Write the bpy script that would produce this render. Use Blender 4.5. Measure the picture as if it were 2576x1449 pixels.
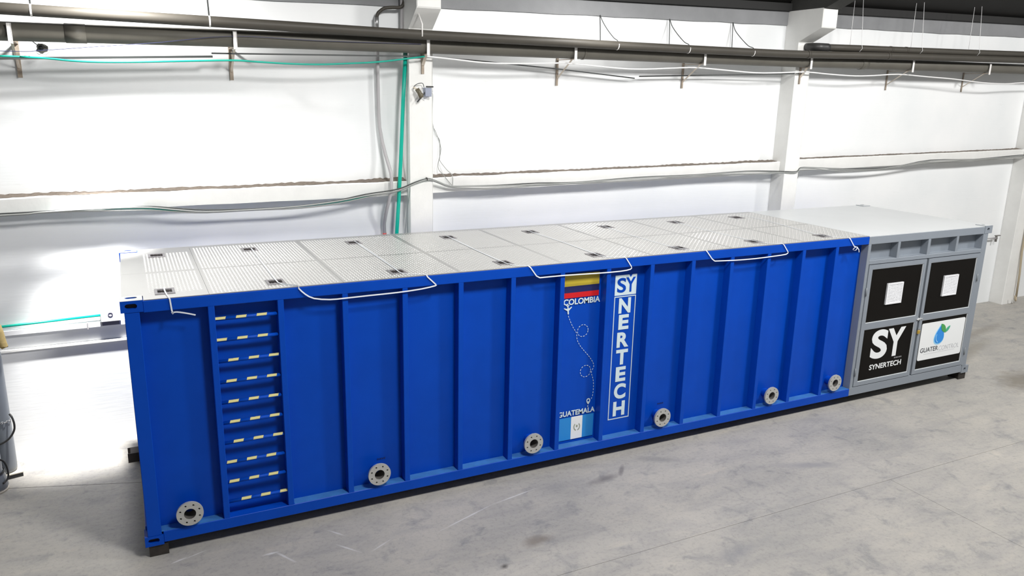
import bpy, bmesh, math, random
from mathutils import Vector, Matrix

random.seed(7)
S = bpy.context.scene
C = S.collection
for o in list(bpy.data.objects):
    bpy.data.objects.remove(o)

# ------------------------------------------------------------------ camera
cam = bpy.data.cameras.new('camera')
cam.sensor_width = 36.0
cam.lens = 1943.0356 / 2576 * 36.0
cam.clip_end = 200
camo = bpy.data.objects.new('camera', cam)
C.objects.link(camo)
camo.location = (0.15558, -7.34189, 4.37504)
camo.rotation_euler = (1.32389736, -0.0208994212, -0.45911218)
S.camera = camo

# ------------------------------------------------------------------ world, lamps, exposure
S.view_settings.view_transform = 'Standard'
S.view_settings.look = 'None'
S.view_settings.gamma = 1.0
S.view_settings.use_curve_mapping = False
S.view_settings.exposure = -0.22

W = bpy.data.worlds.new('hall_daylight')
S.world = W
W.use_nodes = True
bg = W.node_tree.nodes['Background']
bg.inputs['Color'].default_value = (0.96, 0.98, 1.0, 1)
bg.inputs['Strength'].default_value = 0.30


def area(name, loc, target, size, power, color=(1, 1, 1)):
    l = bpy.data.lights.new(name, 'AREA')
    l.shape = 'DISK'
    l.size = size
    l.energy = power
    l.color = color
    o = bpy.data.objects.new(name, l)
    C.objects.link(o)
    o.location = loc
    d = Vector(target) - Vector(loc)
    o.rotation_euler = d.to_track_quat('-Z', 'Y').to_euler()
    return o


# high-bay lamps of the hall, all hanging above the frame
WARM = (1.0, 0.985, 0.96)
area('hall_lamp', (3.8, -4.5, 7.9), (3.8, 0.8, 0.0), 1.4, 600, WARM)
area('hall_lamp', (10.6, -4.5, 8.0), (10.6, 0.8, 0.0), 1.4, 730, WARM)
area('hall_lamp', (18.0, -4.2, 8.0), (18.0, 1.0, 0.0), 0.8, 480, WARM)
area('wall_lamp', (0.2, 1.9, 5.72), (-0.4, 2.7, 0.0), 0.35, 150, WARM)
area('wall_lamp', (6.3, 1.8, 5.8), (6.3, 2.5, 0.0), 0.35, 40, WARM)
# floodlight near the wall that throws the hot pool left of the container
sp = bpy.data.lights.new('flood_lamp', 'SPOT')
sp.energy = 4800
sp.color = WARM
sp.spot_size = math.radians(25)
sp.spot_blend = 0.8
sp.shadow_soft_size = 0.15
spo = bpy.data.objects.new('flood_lamp', sp)
C.objects.link(spo)
spo.location = (0.2, 1.9, 5.7)
spo.rotation_euler = (Vector((-0.52, 2.95, 0.45)) - Vector((0.2, 1.9, 5.7))).to_track_quat('-Z', 'Y').to_euler()


# ------------------------------------------------------------------ material helpers
def mat(name, col, rough=0.5, metal=0.0, var=0.0, scale=4.0, bump=0.0, bscale=40.0, spec=0.5, dark=None, stretch=None):
    m = bpy.data.materials.new(name)
    m.use_nodes = True
    nt = m.node_tree
    b = nt.nodes['Principled BSDF']
    b.inputs['Roughness'].default_value = rough
    b.inputs['Metallic'].default_value = metal
    b.inputs['Specular IOR Level'].default_value = spec
    b.inputs['Base Color'].default_value = (*col, 1)
    if var > 0 or bump > 0:
        tc = nt.nodes.new('ShaderNodeTexCoord')
        src = tc.outputs['Object']
        if stretch:
            mp = nt.nodes.new('ShaderNodeMapping')
            mp.inputs['Scale'].default_value = stretch
            nt.links.new(src, mp.inputs['Vector'])
            src = mp.outputs['Vector']
    if var > 0:
        n = nt.nodes.new('ShaderNodeTexNoise')
        n.inputs['Scale'].default_value = scale
        n.inputs['Detail'].default_value = 6
        n.inputs['Roughness'].default_value = 0.6
        nt.links.new(src, n.inputs['Vector'])
        r = nt.nodes.new('ShaderNodeValToRGB')
        r.color_ramp.elements[0].position = 0.3
        r.color_ramp.elements[1].position = 0.7
        d = dark if dark else tuple(c * (1 - var) for c in col)
        r.color_ramp.elements[0].color = (*d, 1)
        r.color_ramp.elements[1].color = (*col, 1)
        nt.links.new(n.outputs['Fac'], r.inputs['Fac'])
        nt.links.new(r.outputs['Color'], b.inputs['Base Color'])
    if bump > 0:
        n2 = nt.nodes.new('ShaderNodeTexNoise')
        n2.inputs['Scale'].default_value = bscale
        n2.inputs['Detail'].default_value = 4
        nt.links.new(src, n2.inputs['Vector'])
        bp = nt.nodes.new('ShaderNodeBump')
        bp.inputs['Strength'].default_value = bump
        bp.inputs['Distance'].default_value = 0.02
        nt.links.new(n2.outputs['Fac'], bp.inputs['Height'])
        nt.links.new(bp.outputs['Normal'], b.inputs['Normal'])
    return m


BLUE = mat('blue_paint', (0.0012, 0.062, 0.46), 0.40, var=0.10, scale=3.0, bump=0.04, bscale=6, spec=0.16)
GREY = mat('grey_paint', (0.24, 0.27, 0.31), 0.42, var=0.06, scale=3.0)
GREYROOF = mat('grey_roof_paint', (0.62, 0.64, 0.65), 0.30, var=0.05, scale=1.5)
ALU = mat('tread_aluminium', (0.56, 0.555, 0.545), 0.38, 0.75, var=0.05, scale=2.0)
ALUB = mat('tread_bead_aluminium', (0.93, 0.925, 0.91), 0.32, 0.35)
BLACK = mat('black_panel_paint', (0.006, 0.005, 0.004), 0.6, var=0.3, scale=2.0, spec=0.12)
WHITE = mat('white_print', (0.80, 0.82, 0.83), 0.5)
WHITEB = mat('white_sticker', (0.62, 0.74, 0.78), 0.5)
STEEL = mat('flange_steel', (0.50, 0.50, 0.48), 0.45, 0.25, var=0.08, scale=12)
DARK = mat('dark_void', (0.012, 0.012, 0.014), 0.7)
RUST_AND_SHADE = mat('rusty_steel_and_shade', (0.035, 0.028, 0.024), 0.7, var=0.5, scale=14)  # rusty steel; also paints the shade inside the casting holes
YEL = mat('yellow_tape', (0.66, 0.60, 0.25), 0.5)
STRAP = mat('white_strap', (0.74, 0.78, 0.83), 0.3)
FY = mat('flag_yellow', (0.55, 0.42, 0.035), 0.5)
FB = mat('flag_navy', (0.007, 0.012, 0.10), 0.5)
FR = mat('flag_red', (0.60, 0.006, 0.010), 0.5)
FL = mat('flag_sky_blue', (0.015, 0.235, 0.62), 0.5)
OLIVE = mat('wreath_olive', (0.30, 0.33, 0.25), 0.6)
TEXTD = mat('text_dark_grey', (0.06, 0.065, 0.075), 0.5)
TEXTL = mat('text_light_grey', (0.48, 0.49, 0.52), 0.5)
TEXTM = mat('text_mid_grey', (0.25, 0.25, 0.26), 0.5)
DROP = mat('drop_blue', (0.02, 0.25, 0.72), 0.4)
DROPL = mat('drop_light', (0.30, 0.62, 0.86), 0.4)
LEAF = mat('leaf_green', (0.06, 0.33, 0.08), 0.4)
LEAF2 = mat('leaf_teal', (0.06, 0.40, 0.24), 0.4)
BRASS = mat('brass', (0.55, 0.36, 0.06), 0.4, 0.5)
STENCIL = mat('stencil_dark', (0.004, 0.02, 0.14), 0.6)
WALL = None
COLM = mat('column_white_paint', (0.82, 0.82, 0.80), 0.75, var=0.07, scale=3.5, bump=0.15, bscale=9)
STRIP = mat('shaded_concrete_band', (0.27, 0.275, 0.285), 0.85, var=0.15, scale=2.5, bump=0.2, bscale=12)  # grey tone stands in for shade below the roof edge
DIRT = mat('dirt', (0.20, 0.165, 0.135), 0.95, var=0.4, scale=25)
ROOF = mat('roof_sheet_dark', (0.010, 0.009, 0.008), 0.8, var=0.35, scale=2.0)
RAFT = mat('rafter_brown', (0.045, 0.045, 0.043), 0.8, var=0.3, scale=3)
PIPE = mat('dark_grey_pipe', (0.070, 0.064, 0.054), 0.5, var=0.12, scale=5, spec=0.25)
PIPEL = mat('grey_drain_pipe', (0.125, 0.118, 0.10), 0.48, var=0.15, scale=4, spec=0.3)
GREEN = mat('green_pipe', (0.0, 0.42, 0.31), 0.35)
HOSE = mat('teal_cable', (0.0, 0.36, 0.27), 0.45)
CABLE = mat('dark_cable', (0.07, 0.075, 0.075), 0.6)
CABLEG = mat('grey_cable', (0.33, 0.34, 0.33), 0.6)
CABLEW = mat('white_cable', (0.85, 0.85, 0.85), 0.5)
CONDUIT = mat('grey_conduit', (0.42, 0.41, 0.42), 0.5)
BRTAB = mat('bracket_white', (0.86, 0.84, 0.82), 0.5)
BRARM = mat('bracket_tan', (0.42, 0.35, 0.28), 0.7, var=0.3, scale=20)
RED = mat('red_tape', (0.75, 0.10, 0.09), 0.5)
CYL = mat('cylinder_grey', (0.235, 0.26, 0.29), 0.38, var=0.08, scale=6)
CREAM = mat('cream_plate', (0.72, 0.66, 0.55), 0.7)
LEATHER = mat('tan_leather', (0.62, 0.47, 0.20), 0.8, var=0.25, scale=14, bump=0.3, bscale=30)
RUBBER = mat('black_rubber', (0.03, 0.03, 0.03), 0.5)
PLASTW = mat('white_plastic', (0.84, 0.85, 0.87), 0.4)
BOXG = mat('blue_grey_box', (0.30, 0.33, 0.42), 0.5)
LAMPO = mat('olive_lamp', (0.11, 0.095, 0.06), 0.5)
TAN = mat('tan_conduit', (0.45, 0.38, 0.27), 0.6)
GRILLE = mat('white_grille', (0.80, 0.81, 0.84), 0.45)
CHAIN = mat('chain_steel', (0.5, 0.5, 0.5), 0.35, 0.8)


def wall_material():
    m = bpy.data.materials.new('white_wall_paint')
    m.use_nodes = True
    nt = m.node_tree
    L = nt.links.new
    b = nt.nodes['Principled BSDF']
    b.inputs['Roughness'].default_value = 0.8
    tc = nt.nodes.new('ShaderNodeTexCoord')
    n1 = nt.nodes.new('ShaderNodeTexNoise'); n1.inputs['Scale'].default_value = 0.9; n1.inputs['Detail'].default_value = 5
    L(tc.outputs['Object'], n1.inputs['Vector'])
    r1 = nt.nodes.new('ShaderNodeValToRGB')
    r1.color_ramp.elements[0].position = 0.35; r1.color_ramp.elements[0].color = (0.80, 0.82, 0.83, 1)
    r1.color_ramp.elements[1].position = 0.65; r1.color_ramp.elements[1].color = (0.86, 0.87, 0.875, 1)
    L(n1.outputs['Fac'], r1.inputs['Fac'])
    # horizontal trowel streaks and small grey marks
    mp = nt.nodes.new('ShaderNodeMapping'); mp.inputs['Scale'].default_value = (0.8, 1, 7)
    L(tc.outputs['Object'], mp.inputs['Vector'])
    n2 = nt.nodes.new('ShaderNodeTexNoise'); n2.inputs['Scale'].default_value = 2.2; n2.inputs['Detail'].default_value = 8; n2.inputs['Roughness'].default_value = 0.7
    L(mp.outputs['Vector'], n2.inputs['Vector'])
    r2 = nt.nodes.new('ShaderNodeValToRGB')
    r2.color_ramp.elements[0].position = 0.26; r2.color_ramp.elements[0].color = (0.93, 0.925, 0.92, 1)
    r2.color_ramp.elements[1].position = 0.36; r2.color_ramp.elements[1].color = (1, 1, 1, 1)
    L(n2.outputs['Fac'], r2.inputs['Fac'])
    mx = nt.nodes.new('ShaderNodeMix'); mx.data_type = 'RGBA'; mx.blend_type = 'MULTIPLY'; mx.inputs[0].default_value = 1
    L(r1.outputs['Color'], mx.inputs[6]); L(r2.outputs['Color'], mx.inputs[7])
    L(mx.outputs[2], b.inputs['Base Color'])
    n3 = nt.nodes.new('ShaderNodeTexNoise'); n3.inputs['Scale'].default_value = 5; n3.inputs['Detail'].default_value = 6
    L(mp.outputs['Vector'], n3.inputs['Vector'])
    bp = nt.nodes.new('ShaderNodeBump'); bp.inputs['Strength'].default_value = 0.05; bp.inputs['Distance'].default_value = 0.03
    L(n3.outputs['Fac'], bp.inputs['Height']); L(bp.outputs['Normal'], b.inputs['Normal'])
    return m


def floor_material():
    m = bpy.data.materials.new('worn_concrete')
    m.use_nodes = True
    nt = m.node_tree
    L = nt.links.new
    N = nt.nodes.new
    b = nt.nodes['Principled BSDF']
    tc = N('ShaderNodeTexCoord')
    co = tc.outputs['Object']

    def noise(scale, detail, rough, src=None, dist=0.0):
        n = N('ShaderNodeTexNoise')
        n.inputs['Scale'].default_value = scale
        n.inputs['Detail'].default_value = detail
        n.inputs['Roughness'].default_value = rough
        n.inputs['Distortion'].default_value = dist
        L(src or co, n.inputs['Vector'])
        return n.outputs['Fac']

    def ramp(fac, p0, c0, p1, c1):
        r = N('ShaderNodeValToRGB')
        r.color_ramp.elements[0].position = p0; r.color_ramp.elements[0].color = (*c0, 1)
        r.color_ramp.elements[1].position = p1; r.color_ramp.elements[1].color = (*c1, 1)
        L(fac, r.inputs['Fac'])
        return r.outputs['Color']

    def mix(a, bcol, fac=1.0, mode='MULTIPLY'):
        x = N('ShaderNodeMix'); x.data_type = 'RGBA'; x.blend_type = mode
        if isinstance(fac, float):
            x.inputs[0].default_value = fac
        else:
            L(fac, x.inputs[0])
        L(a, x.inputs[6])
        if isinstance(bcol, tuple):
            x.inputs[7].default_value = (*bcol, 1)
        else:
            L(bcol, x.inputs[7])
        return x.outputs[2]

    base = ramp(noise(0.55, 6, 0.6), 0.32, (0.335, 0.325, 0.305), 0.68, (0.45, 0.425, 0.385))
    mp = N('ShaderNodeMapping'); mp.inputs['Rotation'].default_value = (0, 0, 0.5); mp.inputs['Scale'].default_value = (1.0, 3.0, 1)
    L(co, mp.inputs['Vector'])
    streak = ramp(noise(1.6, 8, 0.68, mp.outputs['Vector'], 0.4), 0.36, (0.86, 0.87, 0.90), 0.56, (1, 1, 1))
    col = mix(base, streak)
    blot = ramp(noise(2.9, 9, 0.66, None, 0.5), 0.32, (0.66, 0.69, 0.74), 0.45, (1, 1, 1))
    col = mix(col, blot, 0.8)
    light = ramp(noise(1.9, 7, 0.6, mp.outputs['Vector'], 0.3), 0.60, (1, 1, 1), 0.78, (1.16, 1.13, 1.08))
    col = mix(col, light)
    fine = ramp(noise(22, 6, 0.75), 0.30, (0.78, 0.78, 0.80), 0.50, (1, 1, 1))
    col = mix(col, ramp(noise(60, 2, 0.5), 0.24, (0.45, 0.44, 0.43), 0.29, (1, 1, 1)))
    col = mix(col, fine)

    # stains, scuffs and chalk scratches with a shape of their own: x, y, angle, rx, ry, colour, strength
    marks = [
        (4.87, -0.46, 0.2, 0.26, 0.09, (0.16, 0.15, 0.15), 0.75),
        (5.18, -0.36, 0.9, 0.20, 0.035, (0.16, 0.15, 0.15), 0.7),
        (5.75, -0.30, -0.5, 0.36, 0.10, (0.22, 0.22, 0.22), 0.6),
        (3.54, -1.27, 0.05, 0.22, 0.10, (0.21, 0.185, 0.16), 0.8),
        (3.05, -1.53, 0.6, 0.06, 0.04, (0.08, 0.075, 0.07), 0.9),
        (12.95, -0.42, 0.3, 0.75, 0.36, (0.17, 0.15, 0.12), 0.75),
        (13.6, 0.9, 0.3, 1.4, 0.20, (0.26, 0.24, 0.20), 0.6),
        (15.0, 1.6, 0.2, 1.3, 0.16, (0.24, 0.22, 0.19), 0.6),
        (7.4, -1.2, -0.4, 0.55, 0.10, (0.25, 0.25, 0.26), 0.6),
        (5.2, -2.3, 0.1, 0.35, 0.12, (0.24, 0.24, 0.25), 0.6),
        (1.08, -0.40, 0.05, 0.09, 0.022, (0.66, 0.66, 0.66), 0.9),
        (1.20, -0.52, -1.05, 0.17, 0.018, (0.62, 0.62, 0.62), 0.8),
        (0.27, -0.16, 0.35, 0.10, 0.014, (0.66, 0.66, 0.66), 0.8),
        (0.42, -0.12, 0.35, 0.12, 0.010, (0.66, 0.66, 0.66), 0.7),
        (1.74, -0.30, -0.9, 0.14, 0.012, (0.62, 0.62, 0.62), 0.7),
        (1.78, -0.62, -0.9, 0.16, 0.014, (0.62, 0.62, 0.62), 0.7),
        (2.10, -0.70, 0.5, 0.16, 0.012, (0.60, 0.60, 0.60), 0.7),
        (3.05, -0.58, 0.35, 0.42, 0.013, (0.62, 0.62, 0.62), 0.8),
        (3.75, -0.38, 0.2, 0.32, 0.012, (0.62, 0.62, 0.62), 0.8),
    ]
    for (x, y, a, rx, ry, c, st) in marks:
        q = N('ShaderNodeMapping'); q.vector_type = 'TEXTURE'
        q.inputs['Location'].default_value = (x, y, 0)
        q.inputs['Rotation'].default_value = (0, 0, a)
        q.inputs['Scale'].default_value = (rx, ry, 1)
        # wobble the outline a little
        wn = N('ShaderNodeTexNoise'); wn.inputs['Scale'].default_value = 7; wn.inputs['Detail'].default_value = 4
        L(co, wn.inputs['Vector'])
        L(co, q.inputs['Vector'])
        sp = N('ShaderNodeSeparateXYZ'); L(q.outputs['Vector'], sp.inputs[0])
        cb = N('ShaderNodeCombineXYZ'); L(sp.outputs[0], cb.inputs[0]); L(sp.outputs[1], cb.inputs[1])
        ln = N('ShaderNodeVectorMath'); ln.operation = 'LENGTH'; L(cb.outputs[0], ln.inputs[0])
        ad = N('ShaderNodeMath'); ad.operation = 'ADD'
        L(ln.outputs['Value'], ad.inputs[0]); L(wn.outputs['Fac'], ad.inputs[1])
        mr = N('ShaderNodeMapRange')
        mr.inputs['From Min'].default_value = 0.75; mr.inputs['From Max'].default_value = 1.55
        mr.inputs['To Min'].default_value = st; mr.inputs['To Max'].default_value = 0.0
        L(ad.outputs[0], mr.inputs['Value'])
        col = mix(col, c, mr.outputs['Result'], 'MIX')
    L(col, b.inputs['Base Color'])
    b.inputs['Roughness'].default_value = 0.62
    b.inputs['Specular IOR Level'].default_value = 0.35
    bp = N('ShaderNodeBump'); bp.inputs['Strength'].default_value = 0.06; bp.inputs['Distance'].default_value = 0.02
    L(noise(9, 6, 0.6), bp.inputs['Height']); L(bp.outputs['Normal'], b.inputs['Normal'])
    return m


WALL = wall_material()
FLOOR = floor_material()


# ------------------------------------------------------------------ mesh helpers
def box(bm, x0, x1, y0, y1, z0, z1, bev=0.0):
    r = bmesh.ops.create_cube(bm, size=1.0)
    vs = r['verts']
    for v in vs:
        v.co = Vector(((x0 + x1) / 2 + v.co.x * (x1 - x0), (y0 + y1) / 2 + v.co.y * (y1 - y0), (z0 + z1) / 2 + v.co.z * (z1 - z0)))
    if bev > 0:
        es = list({e for v in vs for e in v.link_edges})
        bmesh.ops.bevel(bm, geom=es, offset=bev, segments=1, affect='EDGES', clamp_overlap=True)


def frames(pts):
    """parallel-transport frames along a polyline"""
    n = len(pts)
    T = []
    for i in range(n):
        a = pts[max(i - 1, 0)]; b = pts[min(i + 1, n - 1)]
        T.append((b - a).normalized())
    up = Vector((0, 0, 1)) if abs(T[0].z) < 0.9 else Vector((1, 0, 0))
    u = (up - T[0] * up.dot(T[0])).normalized()
    out = []
    for t in T:
        u = (u - t * u.dot(t)).normalized()
        out.append((t, u, t.cross(u)))
    return out


def smooth_pts(pts, sub=4):
    P = [Vector(p) for p in pts]
    if len(P) < 3:
        return P
    out = []
    for i in range(len(P) - 1):
        p0 = P[max(i - 1, 0)]; p1 = P[i]; p2 = P[i + 1]; p3 = P[min(i + 2, len(P) - 1)]
        for k in range(sub):
            t = k / sub
            out.append(0.5 * ((2 * p1) + (p2 - p0) * t + (2 * p0 - 5 * p1 + 4 * p2 - p3) * t * t + (3 * p1 - p0 - 3 * p2 + p3) * t ** 3))
    out.append(P[-1])
    return out


def tube(bm, pts, r, n=8, smooth=0, caps=True):
    P = smooth_pts(pts, smooth) if smooth else [Vector(p) for p in pts]
    F = frames(P)
    rings = []
    for p, (t, u, w) in zip(P, F):
        rings.append([bm.verts.new(p + (u * math.cos(2 * math.pi * k / n) + w * math.sin(2 * math.pi * k / n)) * r) for k in range(n)])
    for a, b in zip(rings[:-1], rings[1:]):
        for k in range(n):
            f = bm.faces.new((a[k], a[(k + 1) % n], b[(k + 1) % n], b[k]))
            f.smooth = True
    if caps:
        bm.faces.new(rings[0][::-1])
        bm.faces.new(rings[-1])


def lathe(bm, prof, center, axis='z', n=32, smooth=True):
    """prof: list of (radius, height) ; axis z or -y (front facing)"""
    c = Vector(center)
    rings = []
    for r, h in prof:
        ring = []
        for k in range(n):
            a = 2 * math.pi * k / n
            if axis == 'z':
                v = Vector((r * math.cos(a), r * math.sin(a), h))
            else:
                v = Vector((r * math.cos(a), h, r * math.sin(a)))
            ring.append(bm.verts.new(c + v))
        rings.append(ring)
    for a, b in zip(rings[:-1], rings[1:]):
        for k in range(n):
            f = bm.faces.new((a[k], a[(k + 1) % n], b[(k + 1) % n], b[k]))
            f.smooth = smooth
    return rings


def ribbon(bm, pts, width, wdir, th=0.0012, sub=0):
    P = smooth_pts(pts, sub) if sub else [Vector(p) for p in pts]
    F = frames(P)
    rings = []
    for i, (p, (t, u, w)) in enumerate(zip(P, F)):
        wd = Vector(wdir[min(i, len(wdir) - 1)] if isinstance(wdir, list) else wdir)
        wd = (wd - t * wd.dot(t)).normalized()
        nn = t.cross(wd)
        rings.append([bm.verts.new(p + wd * (width / 2) * a + nn * (th / 2) * b) for a, b in ((-1, -1), (1, -1), (1, 1), (-1, 1))])
    for a, b in zip(rings[:-1], rings[1:]):
        for k in range(4):
            bm.faces.new((a[k], a[(k + 1) % 4], b[(k + 1) % 4], b[k]))
    bm.faces.new(rings[0][::-1]); bm.faces.new(rings[-1])


def prism_xz(bm, pts, y0, y1):
    """polygon in X/Z, extruded from y0 (front) to y1"""
    a = [bm.verts.new((x, y0, z)) for x, z in pts]
    b = [bm.verts.new((x, y1, z)) for x, z in pts]
    n = len(pts)
    bm.faces.new(a)
    bm.faces.new(b[::-1])
    for k in range(n):
        bm.faces.new((a[k], b[k], b[(k + 1) % n], a[(k + 1) % n]))


def prism_yz(bm, pts, x0, x1):
    a = [bm.verts.new((x0, y, z)) for y, z in pts]
    b = [bm.verts.new((x1, y, z)) for y, z in pts]
    n = len(pts)
    bm.faces.new(a)
    bm.faces.new(b[::-1])
    for k in range(n):
        bm.faces.new((a[k], b[k], b[(k + 1) % n], a[(k + 1) % n]))


def prism_xy(bm, pts, z0, z1):
    a = [bm.verts.new((x, y, z0)) for x, y in pts]
    b = [bm.verts.new((x, y, z1)) for x, y in pts]
    n = len(pts)
    bm.faces.new(a)
    bm.faces.new(b[::-1])
    for k in range(n):
        bm.faces.new((a[k], b[k], b[(k + 1) % n], a[(k + 1) % n]))


def ring_xz(bm, outer, inner, y0, y1):
    """closed frame between two loops of equal count"""
    n = len(outer)
    L = [[bm.verts.new((x, y, z)) for x, z in loop] for loop, y in ((outer, y0), (inner, y0), (inner, y1), (outer, y1))]
    for a, b in zip(L, L[1:] + L[:1]):
        for k in range(n):
            bm.faces.new((a[k], a[(k + 1) % n], b[(k + 1) % n], b[k]))


def finish(bm):
    bmesh.ops.recalc_face_normals(bm, faces=bm.faces[:])


def obj(name, bm, m, parent=None, label=None):
    finish(bm)
    me = bpy.data.meshes.new(name)
    bm.to_mesh(me)
    bm.free()
    me.materials.append(m)
    return link(name, me, parent, label)


def link(name, me, parent=None, label=None):
    o = bpy.data.objects.new(name, me)
    C.objects.link(o)
    if parent is not None:
        o.parent = parent
        # geometry is written in world metres: cancel the offset of the ancestors
        off = Vector((0, 0, 0))
        p = parent
        while p is not None:
            off += p.location
            p = p.parent
        o.location = -off
    if label:
        o['label'] = label
    return o


def thing(name, label, cat, loc=(0, 0, 0), group=None):
    o = bpy.data.objects.new(name, None)
    o.empty_display_size = 0.1
    C.objects.link(o)
    o.location = loc
    o['label'] = label
    o['category'] = cat
    if group:
        o['group'] = group
    return o


def tag(o, label, cat, group=None):
    o['label'] = label
    o['category'] = cat
    if group:
        o['group'] = group
    return o


def struct(name, bm, m, label=None, parent=None):
    o = obj(name, bm, m, parent, label)
    if parent is None:
        o['kind'] = 'structure'
    return o


def shared(name, me, parent, loc, label=None):
    """place shared mesh data (built round its own origin) at a world position"""
    o = link(name, me, parent, label)
    o.location = o.location + Vector(loc)
    return o


def mesh_of(bm, name, m):
    finish(bm)
    me = bpy.data.meshes.new(name)
    bm.to_mesh(me)
    bm.free()
    me.materials.append(m)
    return me


def text_mesh(name, body, x0, x1, z0, z1, y, m, parent, offset=0.0, th=0.002, label=None, shear=0.0):
    cu = bpy.data.curves.new(name, 'FONT')
    cu.body = body
    cu.offset = offset
    cu.shear = shear
    cu.resolution_u = 6
    cu.extrude = 0.0
    t = bpy.data.objects.new(name, cu)
    C.objects.link(t)
    dg = bpy.context.evaluated_depsgraph_get()
    me = bpy.data.meshes.new_from_object(t.evaluated_get(dg))
    bpy.data.objects.remove(t)
    bpy.data.curves.remove(cu)
    xs = [v.co.x for v in me.vertices]; ys = [v.co.y for v in me.vertices]
    ax, bx = min(xs), max(xs); ay, by = min(ys), max(ys)
    for v in me.vertices:
        px = x0 + (v.co.x - ax) / (bx - ax) * (x1 - x0)
        pz = z0 + (v.co.y - ay) / (by - ay) * (z1 - z0)
        v.co = (px, y, pz)
    bm = bmesh.new()
    bm.from_mesh(me)
    bmesh.ops.remove_doubles(bm, verts=bm.verts[:], dist=1e-6)
    r = bmesh.ops.extrude_face_region(bm, geom=bm.faces[:])
    for v in r['geom']:
        if isinstance(v, bmesh.types.BMVert):
            v.co.y -= th
    for f in bm.faces:
        f.smooth = False
    finish(bm)
    bm.to_mesh(me)
    bm.free()
    me.name = name
    me.materials.clear()
    me.materials.append(m)
    return link(name, me, parent, label)


def interp(tab, x):
    if x <= tab[0][0]:
        (a, za), (b, zb) = tab[0], tab[1]
    elif x >= tab[-1][0]:
        (a, za), (b, zb) = tab[-2], tab[-1]
    else:
        for (a, za), (b, zb) in zip(tab[:-1], tab[1:]):
            if a <= x <= b:
                break
    return za + (zb - za) * (x - a) / (b - a)


# ------------------------------------------------------------------ the hall
YW = 3.05            # face of the long white wall
X0, X1 = -8.0, 27.0
ZE = [(-8, 5.45), (6, 5.72), (11.7, 5.85), (17, 5.97), (27, 6.2)]   # eaves line


def ze(x):
    return interp(ZE, x)


# floor: bed plus slabs separated by recessed joints
bm = bmesh.new(); box(bm, X0, X1, -14, YW + 0.3, -0.2, -0.008)
floor = struct('floor', bm, mat('joint_dirt', (0.22, 0.215, 0.21), 0.9), 'worn grey concrete floor with joints and scuffs')


def slab(pts):
    bm = bmesh.new()
    prism_xy(bm, pts, -0.012, 0.0)
    bmesh.ops.triangulate(bm, faces=[f for f in bm.faces if len(f.verts) > 4])
    return obj('floor_slab', bm, FLOOR, floor)


g = 0.0022
slab([(X0, -14), (8.0 - g, -14), (8.0 - g, -1.87 - g), (X0, -1.87 - g)])
slab([(8.0 + g, -14), (X1, -14), (X1, -1.87 - g), (8.0 + g, -1.87 - g)])
slab([(X0, -1.87 + g), (X1, -1.87 + g), (X1, YW), (1.0 + g, YW), (1.0 + g, 1.3), (-4.3, YW - 0.004), (X0, YW)])
slab([(-4.3 + 0.02, YW), (1.0 - g, 1.308), (1.0 - g, YW)])

# long wall
bm = bmesh.new()
a = [bm.verts.new(v) for v in ((X0, YW, -0.2), (X1, YW, -0.2), (X1, YW, ze(X1)), (X0, YW, ze(X0)))]
b = [bm.verts.new(v) for v in ((X0, YW + 0.25, -0.2), (X1, YW + 0.25, -0.2), (X1, YW + 0.25, ze(X1)), (X0, YW + 0.25, ze(X0)))]
bm.faces.new(a); bm.faces.new(b[::-1])
for k in range(4):
    bm.faces.new((a[k], b[k], b[(k + 1) % 4], a[(k + 1) % 4]))
wall = struct('wall_back', bm, WALL, 'long white plastered wall behind the container')

# gable wall far to the right, outside the frame
bm = bmesh.new()
prism_pts = [(YW, -0.2), (-14, -0.2), (-14, ze(25) + 0.40 * 17.2), (YW, ze(25) + 0.02)]
prism_yz(bm, prism_pts, 25.0, 25.2)
struct('wall_right', bm, WALL, 'white gable wall far beyond the right end of the container')

# concrete ring beam; its grey paints in the shade under the roof
bm = bmesh.new()
xs = [X0 + i * 0.5 for i in range(int((X1 - X0) / 0.5) + 1)]
prev = None
for x in xs:
    j = 0.006 * math.sin(x * 5.1) + 0.005 * math.sin(x * 11.7)
    zb = ze(x) - 0.215 - 0.03 * max(0, min(1, (x - 9) / 5)) + j
    ring = [bm.verts.new((x, YW - 0.025, zb)), bm.verts.new((x, YW - 0.03, ze(x) - 0.005)), bm.verts.new((x, YW + 0.01, ze(x) - 0.005)), bm.verts.new((x, YW + 0.01, zb))]
    if prev:
        for k in range(4):
            bm.faces.new((prev[k], ring[k], ring[(k + 1) % 4], prev[(k + 1) % 4]))
    prev = ring
struct('trim_1', bm, STRIP, 'concrete ring beam along the top of the white wall, its shade painted grey')

# roof (slopes up from the wall towards the viewer)
bm = bmesh.new()
SL = 0.40
a = [bm.verts.new(v) for v in ((X0, YW + 0.3, ze(X0)), (X1, YW + 0.3, ze(X1)), (X1, -14, ze(X1) + SL * 17.3), (X0, -14, ze(X0) + SL * 17.3))]
b = [bm.verts.new(v.co + Vector((0, 0, 0.06))) for v in a]
bm.faces.new(a); bm.faces.new(b[::-1])
for k in range(4):
    bm.faces.new((a[k], b[k], b[(k + 1) % 4], a[(k + 1) % 4]))
ceiling = struct('ceiling', bm, ROOF, 'dark roof underside sloping up from the wall')
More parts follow.
